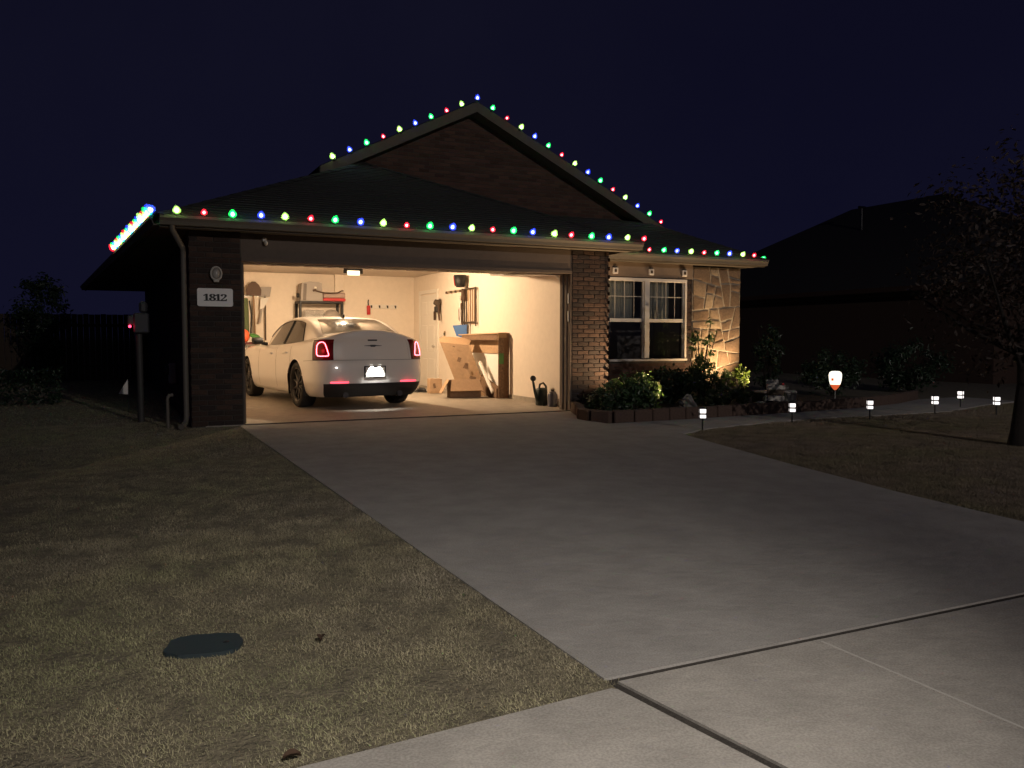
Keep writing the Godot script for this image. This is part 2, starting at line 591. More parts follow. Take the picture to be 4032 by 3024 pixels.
func shingles(lo_a: Vector3, lo_b: Vector3, hi_a: Vector3, hi_b: Vector3) -> MB:  # courses from the eave (lo) to the ridge (hi)
	var b := MB.new()
	var nrm := (lo_b - lo_a).cross(hi_a - lo_a if (hi_a - lo_a).length() > 0.01 else hi_b - lo_a).normalized()
	if nrm.y < 0:
		nrm = -nrm
	var n := int(maxf((hi_a - lo_a).length(), (hi_b - lo_b).length()) / 0.15)
	for k in n:
		var p0 := lo_a.lerp(hi_a, float(k) / n)
		var p1 := lo_b.lerp(hi_b, float(k) / n)
		var q0 := lo_a.lerp(hi_a, (k + 1.12) / n)
		var q1 := lo_b.lerp(hi_b, (k + 1.12) / n)
		var length := (p1 - p0).length()
		var m := maxi(1, int(length / 0.28))
		var off := rng.randf() * 0.6
		for i in m:
			var s := clampf((i + off * float(i > 0)) / m, 0, 1)
			var e := clampf((i + 1 + off) / m, 0, 1)
			var h := nrm * rng.randf_range(0.012, 0.02)
			var drop := (p0 - q0).normalized() * rng.randf_range(0.0, 0.012)
			var a := p0.lerp(p1, s) + h + drop
			var c := p0.lerp(p1, e) + h + drop
			var d := q0.lerp(q1, e) + nrm * 0.004
			var f := q0.lerp(q1, s) + nrm * 0.004
			if (c - a).cross(d - a).dot(nrm) > 0:
				b.quad(a, c, d, f)
				b.quad(a - h, c - h, c, a)
			else:
				b.quad(a, f, d, c)
				b.quad(a - h, a, c, c - h)
	return b


func stuff(o: Node) -> Node:
	o.set_meta("kind", "stuff")
	return o


func build_house() -> void:
	house = thing("house", "one-storey brick house with open two-car garage, gable roof and coloured bulbs along its eaves", "house")
	var vb := mk("brick_field", 1, 1, 1, 0.95)
	vb.vertex_color_use_as_albedo = true
	# brick piers either side of the garage door
	var wl := part(house, "garage_pier", MB.new().box(V(-0.325, 1.27, -0.156), V(0.65, 2.56, 0.29)), M.mortar)
	wl.set_meta("label", "narrow brick pier left of the garage opening")
	lay_bricks(wl, -0.65, -0.004, 0.0, 2.54, 0.0)
	var wr := part(house, "garage_pier", MB.new().box(V(5.3445, 1.27, -0.156), V(0.681, 2.56, 0.29)), M.mortar)
	wr.set_meta("label", "brick pier right of the garage opening lit warm from below")
	lay_bricks(wr, 5.006, 5.685, 0.0, 2.54, 0.0)
	# side walls of the garage block
	var sw := part(house, "side_wall", MB.new().box(V(-0.56, 1.27, -8.15), V(0.16, 2.56, 15.69)), M.mortar)
	stuff(part(sw, "side_bricks", brick_field(-8.3, -0.02, 0.0, 2.54, func(_p): return true, Transform3D(Basis(V(0, 0, 1), V(0, 1, 0), V(-1, 0, 0)), V(-0.641, 0, 0))), vb))
	var sr := part(house, "side_wall", MB.new().box(V(5.48, 1.27, -1.0), V(0.36, 2.56, 1.39)), M.mortar)
	stuff(part(sr, "side_bricks", brick_field(0.0, 1.6, 0.0, 2.54, func(_p): return true, Transform3D(Basis(V(0, 0, -1), V(0, 1, 0), V(1, 0, 0)), V(5.661, 0, -0.05))), vb))
	# header over the door, with a trim board
	part(house, "door_header", MB.new().box(V(2.5, 2.353, -0.08), V(5.01, 0.374, 0.13), Basis(), 0.004), M.siding)
	part(house, "header_trim", MB.new().box(V(2.5, 2.19, -0.002), V(5.0, 0.05, 0.02), Basis(), 0.003), M.siding)
	# jambs: stepped boards
	for s in [-1.0, 1.0]:
		var xj: float = 2.5 + s * 2.5
		var j := MB.new()
		j.box(V(xj - s * 0.012, 1.08, -0.05), V(0.022, 2.16, 0.09), Basis(), 0.003)
		j.box(V(xj - s * 0.02, 1.08, -0.145), V(0.038, 2.16, 0.085), Basis(), 0.003)
		j.box(V(xj - s * 0.03, 1.08, -0.24), V(0.058, 2.16, 0.09), Basis(), 0.003)
		part(house, "door_jamb", j, M.siding)
	# wing front wall: pieces round the window
	var WZ := -1.7
	var wing := part(house, "wing_wall", MB.new().box(V(6.16, 1.27, WZ - 0.1), V(0.92, 2.54, 0.176)).box(V(8.6, 1.27, WZ - 0.1), V(0.2, 2.54, 0.176)).box(V(7.56, 0.36, WZ - 0.1), V(1.88, 0.72, 0.176)).box(V(7.56, 2.41, WZ - 0.1), V(1.88, 0.26, 0.176)), M.mortar)
	lay_bricks(wing, 8.505, 8.655, 0.3, 2.27, WZ)
	stuff(part(wing, "wing_bricks", brick_field(5.7, 8.5, 0.0, 0.72, func(_p): return true, Transform3D(Basis(), V(0, 0, WZ - 0.012))), vb))
	part(house, "frieze_board", MB.new().box(V(7.17, 2.435, WZ + 0.006), V(2.96, 0.28, 0.03), Basis(), 0.004), M.frieze if M.has("frieze") else noisy("frieze", 0.22, 0.165, 0.12, 0.85, 0.05, 1.0, 0.1, 0.0, 60))
	window(WZ)
	stone_wall(WZ)
	# rest of the wing body
	part(house, "wing_side_wall", MB.new().box(V(9.75, 1.27, -5.2), V(0.18, 2.54, 6.6)), M.mortar)
	# eaves: soffits, fascias, gutters
	part(house, "soffit", MB.new().box(V(2.52, 2.552, 0.165), V(7.0, 0.016, 0.34)), M.trim)
	part(house, "soffit", slab([[-0.64, -0.01], [-0.985, -0.01], [-2.22, -15.9], [-0.64, -15.9]], 2.545, 2.56), M.trim)
	part(house, "soffit", MB.new().box(V(7.9, 2.575, -1.5), V(4.4, 0.016, 0.4)), M.trim)
	gutter(V(-1.0, 2.66, 0.36), V(6.05, 2.66, 0.36))
	gutter(V(-2.28, 2.66, -15.9), V(-1.02, 2.66, 0.30))
	gutter(V(5.95, 2.69, -1.3), V(10.14, 2.69, -1.3))
	part(house, "fascia", MB.new().box(V(6.04, 2.62, -0.5), V(0.022, 0.14, 1.7), Basis(), 0.003), M.trim)
	part(house, "fascia", MB.new().box(V(10.14, 2.64, -4.2), V(0.022, 0.12, 5.8), Basis(), 0.003), M.trim)
	# downspout at the left corner
	part(house, "downspout", MB.new().tube([V(-0.86, 2.56, 0.36), V(-0.86, 2.50, 0.35), V(-0.72, 2.30, 0.06), V(-0.715, 2.2, 0.05), V(-0.715, 1.2, 0.05), V(-0.715, 0.14, 0.05), V(-0.74, 0.06, 0.12), V(-0.80, 0.035, 0.30)], 0.036, 8), M.downspout)
	roofs()
	# gable wall
	var gz := -3.3
	var poly := PackedVector2Array([Vector2(1.7, 3.2), Vector2(9.2, 3.0), Vector2(9.1, 3.22), Vector2(4.63, 5.40), Vector2(1.75, 4.0)])
	var gw := part(house, "gable_wall", MB.new().prism(poly, 0.12, Transform3D(Basis(), V(0, 0, gz - 0.12))), M.mortar)
	stuff(part(gw, "gable_bricks", brick_field(1.6, 9.2, 3.0, 5.4, func(p): return p.y < 5.33 - 0.487 * absf(p.x - 4.63) and p.y > 3.1, Transform3D(Basis(), V(0, 0, gz))), vb))


func gutter(a: Vector3, b: Vector3) -> void:
	var d := b - a
	var l := d.length()
	var basis := Basis(d / l, Vector3.UP, (d / l).cross(Vector3.UP))
	var o := Transform3D(basis, a)
	# K-style profile, in the plane across the run: x outward, y up
	var prof := [Vector2(-0.03, 0.0), Vector2(-0.03, -0.115), Vector2(0.045, -0.115), Vector2(0.06, -0.07), Vector2(0.085, -0.035), Vector2(0.085, 0.0), Vector2(0.078, 0.0), Vector2(0.078, -0.03), Vector2(0.05, -0.075), Vector2(0.04, -0.105), Vector2(-0.022, -0.105), Vector2(-0.022, 0.0)]
	var g := MB.new()
	var pv := PackedVector2Array(prof)
	# prism depth runs along the gutter
	g.prism(pv, l, Transform3D(Basis(basis.z, basis.y, -basis.x), b) if false else Transform3D(Basis(basis.z, basis.y, basis.x), a))
	part(house, "gutter", g, M.trim)
	part(house, "fascia", MB.new().box(o * V(l / 2, -0.06, -0.045), V(l, 0.15, 0.022), basis), M.trim)


func roofs() -> void:
	var E := 2.665
	var apex := V(2.52, 4.26, -3.15)
	var cl := V(-1.03, E, 0.39)
	var cr := V(6.08, E, 0.39)
	var r := MB.new()
	var down := V(0, -0.035, 0)
	r.tri(cl, cr, apex)
	r.tri(cl + down, apex + down, cr + down)
	var fr := part(house, "roof_slope", r, M.shingle)
	fr.set_meta("label", "front hip slope above the garage door")
	stuff(part(fr, "shingles", shingles(cl, cr, apex, apex), M.shingle))
	var bl := V(-2.3, E, -16.0)
	var rb := V(2.52, 4.26, -16.0)
	var l := MB.new()
	l.quad(bl, cl, apex, rb)
	l.quad(bl + down, rb + down, apex + down, cl + down)
	var ls := part(house, "roof_slope", l, M.shingle)
	stuff(part(ls, "shingles", shingles(bl, cl, rb, apex), M.shingle))
	var g := MB.new()
	g.quad(cr, V(6.08, E, -3.3), V(2.52, 4.26, -3.3), apex)
	g.quad(cr + down, apex + down, V(2.52, 4.26, -3.3) + down, V(6.08, E, -3.3) + down)
	part(house, "roof_slope", g, M.shingle)
	# ridge caps along the two hips
	for c in [cl, cr]:
		var cap := MB.new()
		for k in 18:
			var p: Vector3 = c.lerp(apex, k / 18.0) + V(0, 0.02, 0)
			var q: Vector3 = c.lerp(apex, (k + 1.1) / 18.0) + V(0, 0.012, 0)
			var side: Vector3 = (q - p).cross(Vector3.UP).normalized() * 0.11
			cap.quad(p - side + V(0, -0.03, 0), p, q, q - side + V(0, -0.03, 0))
			cap.quad(p, p + side + V(0, -0.03, 0), q + side + V(0, -0.03, 0), q)
		stuff(part(house, "hip_cap", cap, M.shingle))
	# wing roof with its hipped right end
	var wl := V(5.6, 2.70, -1.27)
	var wr := V(10.17, 2.70, -1.27)
	var w := MB.new()
	w.quad(wl, wr, V(8.45, 3.54, -3.0), V(5.6, 3.54, -3.0))
	w.quad(wr, V(10.17, 2.70, -9.0), V(8.3, 3.6, -9.0), V(8.45, 3.54, -3.0))
	var wo := part(house, "roof_slope", w, M.shingle)
	stuff(part(wo, "shingles", shingles(wl, wr, V(5.6, 3.54, -3.0), V(8.45, 3.54, -3.0)), M.shingle))
	# main gable roof
	var ax := 4.63
	var ay := 5.53
	var p := 0.49
	var xl := 1.72
	var xr := 8.9
	var gz := -2.93
	var s := MB.new()
	for sd in [[xl, -1], [xr, 1]]:
		var e: float = sd[0]
		var ye: float = ay - p * absf(e - ax)
		var a := V(ax, ay, gz)
		var b := V(e, ye, gz)
		var c := V(e, ye, -16)
		var d := V(ax, ay, -16)
		s.quad_out(a, b, c, d, V(ax, 0, -6))
		s.quad_out(a + V(0, -0.05, 0), b + V(0, -0.05, 0), c + V(0, -0.05, 0), d + V(0, -0.05, 0), V(ax, 20, -6))
		# rake board and soffit
		var rk := MB.new()
		rk.quad_out(a + V(0, -0.012, 0.022), b + V(0, -0.012, 0.022), b + V(0, -0.20, 0.022), a + V(0, -0.20, 0.022), V(ax, 3, -9))
		rk.quad_out(a + V(0, -0.20, 0.022), b + V(0, -0.20, 0.022), b + V(0, -0.20, -0.01), a + V(0, -0.20, -0.01), V(ax, 9, -3))
		rk.quad_out(a + V(0, -0.012, 0.022), b + V(0, -0.012, 0.022), b + V(0, -0.012, 0.0), a + V(0, -0.012, 0.0), V(ax, 2, -3))
		rk.quad_out(b + V(0, -0.012, 0.022), b + V(0, -0.012, -0.1), b + V(0, -0.20, -0.1), b + V(0, -0.20, 0.022), V(ax, 3, -2.95))
		part(house, "rake_board", rk, noisy("rake_paint", 0.09, 0.074, 0.06, 0.8, 0.06, 1.2, 0.1, 0.0, 64) if not M.has("rake_paint") else M.rake_paint)
		var so := MB.new()
		so.quad_out(a + V(0, -0.16, 0), b + V(0, -0.16, 0), b + V(0, -0.16, -0.4), a + V(0, -0.16, -0.4), V(ax, 12, -3))
		part(house, "gable_soffit", so, M.siding)
	part(house, "gable_roof", s, M.shingle)


func window(wz: float) -> void:
	var x0 := 6.62
	var x1 := 8.50
	var y0 := 0.72
	var y1 := 2.28
	var mid := 7.575
	var w := Node3D.new()
	w.name = "window"
	house.add_child(w)
	w.set_meta("label", "white double-hung twin window behind the shrubs")
	var f := MB.new()
	f.box(V((x0 + x1) / 2, y1 - 0.03, wz), V(x1 - x0, 0.06, 0.09), Basis(), 0.005)
	f.box(V((x0 + x1) / 2, y0 + 0.02, wz + 0.015), V(x1 - x0, 0.04, 0.12), Basis(), 0.005)
	f.box(V(x0 + 0.03, (y0 + y1) / 2, wz), V(0.06, y1 - y0 - 0.1, 0.085), Basis(), 0.005)
	f.box(V(x1 - 0.025, (y0 + y1) / 2, wz), V(0.05, y1 - y0 - 0.1, 0.085), Basis(), 0.005)
	f.box(V(mid, (y0 + y1) / 2, wz + 0.002), V(0.11, y1 - y0 - 0.1, 0.085), Basis(), 0.005)
	part(w, "frame", f, M.white_trim)
	for s in [[x0 + 0.06, mid - 0.055], [mid + 0.055, x1 - 0.05]]:
		var a: float = s[0]
		var b: float = s[1]
		var ym := 1.49
		var rail := MB.new()
		rail.box(V((a + b) / 2, ym, wz - 0.005), V(b - a, 0.065, 0.05), Basis(), 0.004)
		for e in [a + 0.012, b - 0.012]:
			rail.box(V(e, (y0 + y1) / 2, wz - 0.01), V(0.024, y1 - y0 - 0.1, 0.04), Basis(), 0.003)
		part(w, "sash", rail, M.white_trim)
		for yy in [[y0 + 0.04, ym - 0.033], [ym + 0.033, y1 - 0.06]]:
			part(w, "pane", MB.new().box(V((a + b) / 2, (yy[0] + yy[1]) / 2, wz - 0.018), V(b - a - 0.05, yy[1] - yy[0], 0.003)), M.pane)
		for k in 3:  # muntins in the upper sash
			var mx := a + (b - a) * (k + 1) / 4.0
			if k < 3:
				part(w, "muntin", MB.new().box(V(mx, (ym + y1) / 2, wz - 0.012), V(0.012, y1 - ym - 0.09, 0.008)), M.weathered_white)
		part(w, "muntin", MB.new().box(V((a + b) / 2, (ym + y1) / 2 + 0.05, wz - 0.013), V(b - a - 0.05, 0.012, 0.007)), M.weathered_white)
	# dark room behind with a drawn curtain
	var room := MB.new()
	room.quad(V(6.5, 0.4, wz - 1.2), V(8.6, 0.4, wz - 1.2), V(8.6, 2.5, wz - 1.2), V(6.5, 2.5, wz - 1.2))
	room.quad(V(6.5, 0.4, wz - 0.19), V(6.5, 0.4, wz - 1.2), V(6.5, 2.5, wz - 1.2), V(6.5, 2.5, wz - 0.19))
	room.quad(V(8.6, 0.4, wz - 1.2), V(8.6, 0.4, wz - 0.19), V(8.6, 2.5, wz - 0.19), V(8.6, 2.5, wz - 1.2))
	room.quad(V(6.5, 0.4, wz - 0.19), V(8.6, 0.4, wz - 0.19), V(8.6, 0.4, wz - 1.2), V(6.5, 0.4, wz - 1.2))
	room.quad(V(6.5, 2.5, wz - 1.2), V(8.6, 2.5, wz - 1.2), V(8.6, 2.5, wz - 0.19), V(6.5, 2.5, wz - 0.19))
	part(w, "room_behind", room, M.room)
	for s in [[6.68, 7.36], [7.62, 8.2]]:
		var rows := []
		for i in 34:
			var x: float = lerpf(s[0], s[1], i / 33.0)
			var z := wz - 0.16 + 0.018 * sin(i * 1.35 + sin(i * 0.6))
			rows.append([V(x, 1.53, z), V(x, 2.26, z)])
		part(w, "curtain", MB.new().grid(rows, true), M.curtain)


func stone_wall(wz: float) -> void:
	# stone facing between the window and the house corner: irregular slabs set in pale mortar
	var o := part(house, "stone_wall", MB.new().box(V(9.25, 1.27, wz - 0.1), V(1.18, 2.54, 0.19)), M.stone_mortar)
	var r := RandomNumberGenerator.new()
	r.seed = 11
	var x0 := 8.66
	var x1 := 9.845
	var todo := [[Vector2(x0, 0.0), Vector2(x1, 0.0), Vector2(x1, 2.53), Vector2(x0, 2.53)]]
	var cells := []
	while todo.size():
		var cell: Array = todo.pop_back()
		var area2 := 0.0
		var lo := Vector2(99, 99)
		var hi := Vector2(-99, -99)
		var mid := Vector2()
		for i in cell.size():
			area2 += cell[i].cross(cell[(i + 1) % cell.size()]) / 2.0
			lo = lo.min(cell[i])
			hi = hi.max(cell[i])
			mid += cell[i] / float(cell.size())
		var ext := hi - lo
		if absf(area2) < r.randf_range(0.05, 0.15) and maxf(ext.x, ext.y) < 0.62 or absf(area2) < 0.03:
			cells.append(cell)
			continue
		var along := Vector2.RIGHT if ext.y * r.randf_range(0.75, 1.35) > ext.x else Vector2.DOWN
		along = along.rotated(deg_to_rad(r.randf_range(-17, 17)))
		var d := along.orthogonal()
		var at := mid + Vector2(ext.x * r.randf_range(-0.16, 0.16), ext.y * r.randf_range(-0.16, 0.16))
		for sgn in [-1.0, 1.0]:
			var out := []
			for i in cell.size():
				var a: Vector2 = cell[i]
				var b: Vector2 = cell[(i + 1) % cell.size()]
				var da: float = (a - at).dot(d) * sgn
				var db: float = (b - at).dot(d) * sgn
				if da <= 0.0:
					out.append(a)
				if da * db < 0.0:
					out.append(a.lerp(b, da / (da - db)))
			if out.size() > 2:
				todo.append(out)
	for cell in cells:
		var p: Vector2 = cell[0]
		var shrunk := Geometry2D.offset_polygon(PackedVector2Array(cell), -r.randf_range(0.014, 0.022), Geometry2D.JOIN_ROUND)
		if shrunk.is_empty() or shrunk[0].size() < 3:
			continue
		var rough := []
		var sp: PackedVector2Array = shrunk[0]
		for i in sp.size():  # wavy edges
			var a := sp[i]
			var b := sp[(i + 1) % sp.size()]
			rough.append(a)
			if a.distance_to(b) > 0.12:
				for w in [0.33, 0.66]:
					rough.append(a.lerp(b, w) + (b - a).orthogonal().normalized() * r.randf_range(-0.008, 0.008))
		var c := Vector2()
		for e in rough:
			c += e / float(rough.size())
		var depth := r.randf_range(0.012, 0.034)
		var mb := MB.new()
		var area := 0.0
		for i in rough.size():
			area += rough[i].cross(rough[(i + 1) % rough.size()])
		if area < 0.0:
			rough.reverse()
		var hs := []
		for i in rough.size():
			hs.append(depth * r.randf_range(0.55, 0.95))
		for i in rough.size():
			var k := (i + 1) % rough.size()
			var p0: Vector2 = rough[i]
			var p1: Vector2 = rough[k]
			var i0 := c + (p0 - c) * 0.82
			var i1 := c + (p1 - c) * 0.82
			mb.quad(V(p0.x, p0.y, -0.003), V(p1.x, p1.y, -0.003), V(p1.x, p1.y, hs[k]), V(p0.x, p0.y, hs[i]))
			mb.smooth(true)
			mb.quad(V(p0.x, p0.y, hs[i]), V(p1.x, p1.y, hs[k]), V(i1.x, i1.y, depth), V(i0.x, i0.y, depth))
			mb.tri(V(i0.x, i0.y, depth), V(i1.x, i1.y, depth), V(c.x, c.y, depth * 1.1))
			mb.smooth(false)
		part(o, "stone", mb, M["stone%d" % (1 if p.x > 9.5 else r.randi() % 3)], Transform3D(Basis(), V(0, 0, wz - 0.004)))  # right-hand stones take the darker tone in place of shade


# ---------------------------------------------------------------- garage shell and door
func garage_inside() -> void:
	var zb := -8.3
	part(house, "garage_slab", slab([[-0.48, 0.012], [5.4, 0.012], [5.4, zb - 0.1], [-0.48, zb - 0.1]], -0.12, 0.006), M.garage_floor)
	part(house, "garage_back_wall", MB.new().box(V(2.4, 1.33, zb - 0.06), V(5.9, 2.66, 0.12)), M.drywall)
	part(house, "garage_right_wall", MB.new().box(V(5.255, 1.33, zb / 2 - 0.155), V(0.07, 2.64, -zb - 0.32)), M.drywall)
	part(house, "garage_left_wall", MB.new().box(V(-0.455, 1.33, zb / 2 - 0.155), V(0.05, 2.64, -zb - 0.32)), M.drywall)
	part(house, "garage_front_return", MB.new().box(V(5.11, 1.33, -0.31), V(0.22, 2.64, 0.016)), M.drywall)
	part(house, "garage_ceiling", MB.new().box(V(2.4, 2.70, zb / 2 - 0.1), V(5.9, 0.09, -zb + 0.05)), M.ceiling)
	part(house, "header_inside", MB.new().box(V(2.5, 2.41, -0.3), V(5.2, 0.5, 0.014)), M.drywall)
	part(house, "baseboard", MB.new().box(V(5.212, 0.045, -3.2), V(0.016, 0.09, 5.7), Basis(), 0.003), M.garage_floor)
	part(house, "floor_line", MB.new().box(V(0.56, 0.007, -2.79), V(0.5, 0.004, 0.05)), M.weathered_white)
	part(house, "threshold_strip", MB.new().box(V(2.5, 0.006, 0.012), V(4.98, 0.012, 0.05), Basis(), 0.003), M.black)
	# open sectional door under the ceiling
	var d := Node3D.new()
	d.name = "garage_door"
	house.add_child(d)
	d.position = V(2.5, 2.225, -0.5)
	d.rotation.x = deg_to_rad(4.0)
	for k in 4:
		var p := MB.new()
		p.box(V(0, 0, -0.29 - 0.575 * k), V(4.94, 0.045, 0.565), Basis(), 0.006)
		for i in 8:
			p.box(V(-2.1 + i * 0.6, -0.027, -0.29 - 0.575 * k), V(0.46, 0.012, 0.4), Basis(), 0.005)
		part(d, "door_panel", p, M.siding)
	for s in [-1.0, 1.0]:
		part(house, "door_track", MB.new().tube([V(2.5 + s * 2.53, 0.05, -0.36), V(2.5 + s * 2.53, 1.9, -0.36), V(2.5 + s * 2.53, 2.1, -0.42), V(2.5 + s * 2.53, 2.2, -0.62), V(2.5 + s * 2.53, 2.37, -3.2)], 0.022, 6), M.steel)
	for q in [[1.78, 0.16], [1.5, 0.17]]:
		part(house, "strike_plate", MB.new().box(V(4.968, q[0], -0.06), V(0.012, q[1], 0.03), Basis(), 0.003), M.pale_plastic)
	# white panel door on the right wall
	var e := Node3D.new()
	e.name = "inner_door"
	house.add_child(e)
	e.set_meta("label", "white panel door on the right garage wall")
	var xw := 5.218
	part(e, "door_leaf", MB.new().box(V(xw - 0.008, 1.09, -7.2), V(0.03, 2.16, 1.1), Basis(), 0.004), M.white_trim)
	for i in 2:
		for j in 3:
			var hh: float = [0.5, 0.62, 0.3][j]
			var yy: float = [0.42, 1.15, 1.85][j]
			part(e, "door_panel", MB.new().box(V(xw - 0.026, yy, -7.44 + 0.48 * i), V(0.012, hh, 0.34), Basis(), 0.005), M.white_trim)
	var tr := MB.new()
	for z in [-7.8, -6.6]:
		tr.box(V(xw - 0.012, 1.11, z), V(0.04, 2.22, 0.08), Basis(), 0.004)
	tr.box(V(xw - 0.012, 2.24, -7.2), V(0.042, 0.08, 1.28), Basis(), 0.004)
	part(e, "door_casing", tr, M.white_trim)
	part(e, "knob", MB.new().lathe([Vector2(0, 0), Vector2(0.03, 0), Vector2(0.03, 0.01), Vector2(0.012, 0.015), Vector2(0.012, 0.04), Vector2(0.03, 0.05), Vector2(0.03, 0.07), Vector2(0, 0.08)], 14, xf(V(xw - 0.022, 0.97, -6.76), V(0, 0, 90))), M.steel)
	# vertical duct on the back wall
	part(house, "wall_duct", MB.new().box(V(3.33, 2.36, zb + 0.05), V(0.2, 0.62, 0.1), Basis(), 0.008), M.drywall)


# ---------------------------------------------------------------- neighbours, trees, fence
func crown(center: Vector3, rad: Vector3, clumps: int, per: int, size: float, seed_: int) -> MB:
	var r := RandomNumberGenerator.new()
	r.seed = seed_
	var b := MB.new()
	for k in clumps:
		var d := V(r.randfn(), r.randfn(), r.randfn()).normalized()
		var c := center + d * rad * (0.35 + 0.6 * pow(r.randf(), 0.6))
		var cr := minf(rad.x, minf(rad.y, rad.z)) * r.randf_range(0.22, 0.42)
		for i in per:
			var q := V(r.randfn(), r.randfn(), r.randfn()) * cr * 0.5
			var n := (q.normalized() + V(r.randfn(), r.randfn(), r.randfn()) * 0.5 + V(0, 0.4, 0)).normalized()
			var dir := n.cross(V(r.randfn(), r.randfn(), r.randfn())).normalized()
			b.leaf(c + q, dir, n, size * r.randf_range(0.7, 1.4), size * 0.5)
	return b


func trunk(b: MB, base: Vector3, top: Vector3, r0: float, limbs: int, reach: Vector3, seed_: int) -> void:
	var r := RandomNumberGenerator.new()
	r.seed = seed_
	var mid := base.lerp(top, 0.5) + V(r.randf_range(-0.08, 0.08), 0, r.randf_range(-0.08, 0.08))
	b.tube([base - V(0, 0.05, 0), base + V(0, 0.15, 0), mid, top], [r0 * 1.5, r0, r0 * 0.8, r0 * 0.5], 10)
	for k in limbs:
		var a := TAU * k / limbs + r.randf() * 0.8
		var s := base.lerp(top, r.randf_range(0.55, 1.0))
		var e := top + V(cos(a) * reach.x, r.randf_range(0.1, 1.0) * reach.y, sin(a) * reach.z)
		b.tube([s, s.lerp(e, 0.5) + V(0, -0.06 * reach.y, 0), e], [r0 * 0.45, r0 * 0.3, r0 * 0.08], 6)


func tree(called: String, label: String, at: Vector3, h: float, c: Vector3, rad: Vector3, clumps: int, per: int, size: float, mat: Material, seed_: int, r0 := 0.13) -> void:
	var t := thing(called, label, "tree", at)
	var b := MB.new()
	trunk(b, V(0, 0, 0), V(0, h, 0), r0, 7, rad * 0.75, seed_)
	part(t, "trunk", b, M.bark)
	part(t, "crown", crown(c, rad, clumps, per, size, seed_ + 1), mat)


func neighbours() -> void:
	var n := thing("neighbour_house", "dark hipped-roof house on the neighbouring lot at right", "house")
	var w := MB.new()
	w.box(V(24.3, 1.25, -10.0), V(10.9, 2.56, 15.0))
	part(n, "wall", w, M.brick2)
	part(n, "frieze", MB.new().box(V(18.845, 2.45, -10.0), V(0.03, 0.2, 15.1)), M.siding)
	var e := 2.6
	var x0 := 18.4
	var x1 := 30.2
	var z0 := -18.0
	var z1 := -2.0
	var ra := V(24.3, 6.1, -12.2)
	var rb := V(24.3, 6.1, -8.2)
	var r := MB.new()
	r.quad(V(x0, e, z0), V(x0, e, z1), rb, ra)
	r.quad(V(x1, e, z1), V(x1, e, z0), ra, rb)
	r.tri(V(x0, e, z1), V(x1, e, z1), rb)
	r.tri(V(x1, e, z0), V(x0, e, z0), ra)
	r.quad(V(x0, e - 0.01, z1), V(x0, e - 0.01, z0), V(x1, e - 0.01, z0), V(x1, e - 0.01, z1))
	part(n, "roof", r, M.shingle)
	var f := MB.new()
	f.box(V(x0 - 0.012, e - 0.07, (z0 + z1) / 2), V(0.02, 0.14, z1 - z0))
	f.box(V((x0 + x1) / 2, e - 0.07, z1 + 0.012), V(x1 - x0, 0.14, 0.02))
	part(n, "fascia", f, M.brown_metal)
	part(n, "vent_pipe", MB.new().tube([V(22.4, 4.7, -10.0), V(22.4, 5.75, -10.0)], 0.05, 8).tube([V(22.25, 5.75, -10.0), V(22.55, 5.75, -10.0)], 0.05, 8), M.dark_metal)
	# back fence at left
	var fe := thing("back_fence", "tall wooden picket fence across the back yard at far left", "fence", V(-0.7, 0, -14.0))
	for k in 12:
		part(fe, "post", MB.new().box(V(-k * 2.4, 0.9, -0.06), V(0.09, 1.85, 0.09)), M.dark_wood)
	for y in [0.4, 1.5]:
		part(fe, "rail", MB.new().box(V(-13.5, y, -0.03), V(27, 0.08, 0.03)), M.dark_wood)
	var pk := MB.new()
	for k in 190:
		pk.box(V(-0.07 - k * 0.142, 0.9 + rng.randf_range(-0.01, 0.01), 0.0), V(0.134, 1.8, 0.018))
	stuff(part(fe, "pickets", pk, M.dark_wood))
	tree("oak_tree", "big dark leafy tree at far left edge against the sky", V(-10.4, 0, -9.0), 2.2, V(0.0, 3.0, 0), V(1.9, 1.9, 1.9), 90, 60, 0.16, M.leaf2, 71, 0.16)
	tree("yard_tree", "low dark tree by the back fence beyond the side wall of the house", V(-3.3, 0, -13.0), 1.0, V(0.1, 1.6, 0), V(0.6, 1.2, 0.9), 50, 60, 0.11, M.leaf2, 73, 0.07)
	tree("ornamental_tree", "small reddish autumn tree standing in the right lawn, cut by the photo edge", V(7.3, 0, 5.75), 1.3, V(0.55, 2.0, 0.1), V(1.5, 1.35, 1.5), 120, 70, 0.075, M.leaf_autumn, 75, 0.075)


# ---------------------------------------------------------------- car
var OX := []
var OZ := []
var OL := 0.0
const YSH := [[-4.0, 0.76], [-3.8, 0.83], [-3.2, 0.93], [-2.4, 0.965], [-1.0, 1.0], [0.0, 1.045], [0.6, 1.085], [1.06, 1.105]]
const YTOP := [[-4.0, 0.80], [-3.6, 0.93], [-3.0, 1.0], [-2.4, 1.03], [-1.0, 1.05], [0.0, 1.12], [0.45, 1.18], [0.8, 1.215], [0.98, 1.235], [1.06, 1.225]]
const SX := [[0.0, 0.90], [0.06, 0.95], [0.2, 0.985], [0.35, 1.0], [0.6, 1.0], [0.8, 0.986], [0.9, 0.97], [0.96, 0.95], [1.0, 0.915]]
const ZO := [[0.0, -0.16], [0.1, -0.07], [0.2, -0.01], [0.25, 0.0], [0.45, 0.0], [0.6, -0.02], [0.64, -0.035], [0.85, -0.075], [0.96, -0.10], [1.0, -0.125]]
const YR := [[-2.45, 1.0], [-2.2, 1.12], [-1.9, 1.29], [-1.6, 1.405], [-1.3, 1.46], [-0.9, 1.483], [-0.5, 1.468], [-0.2, 1.43], [0.0, 1.38], [0.2, 1.31], [0.4, 1.225], [0.62, 1.12]]
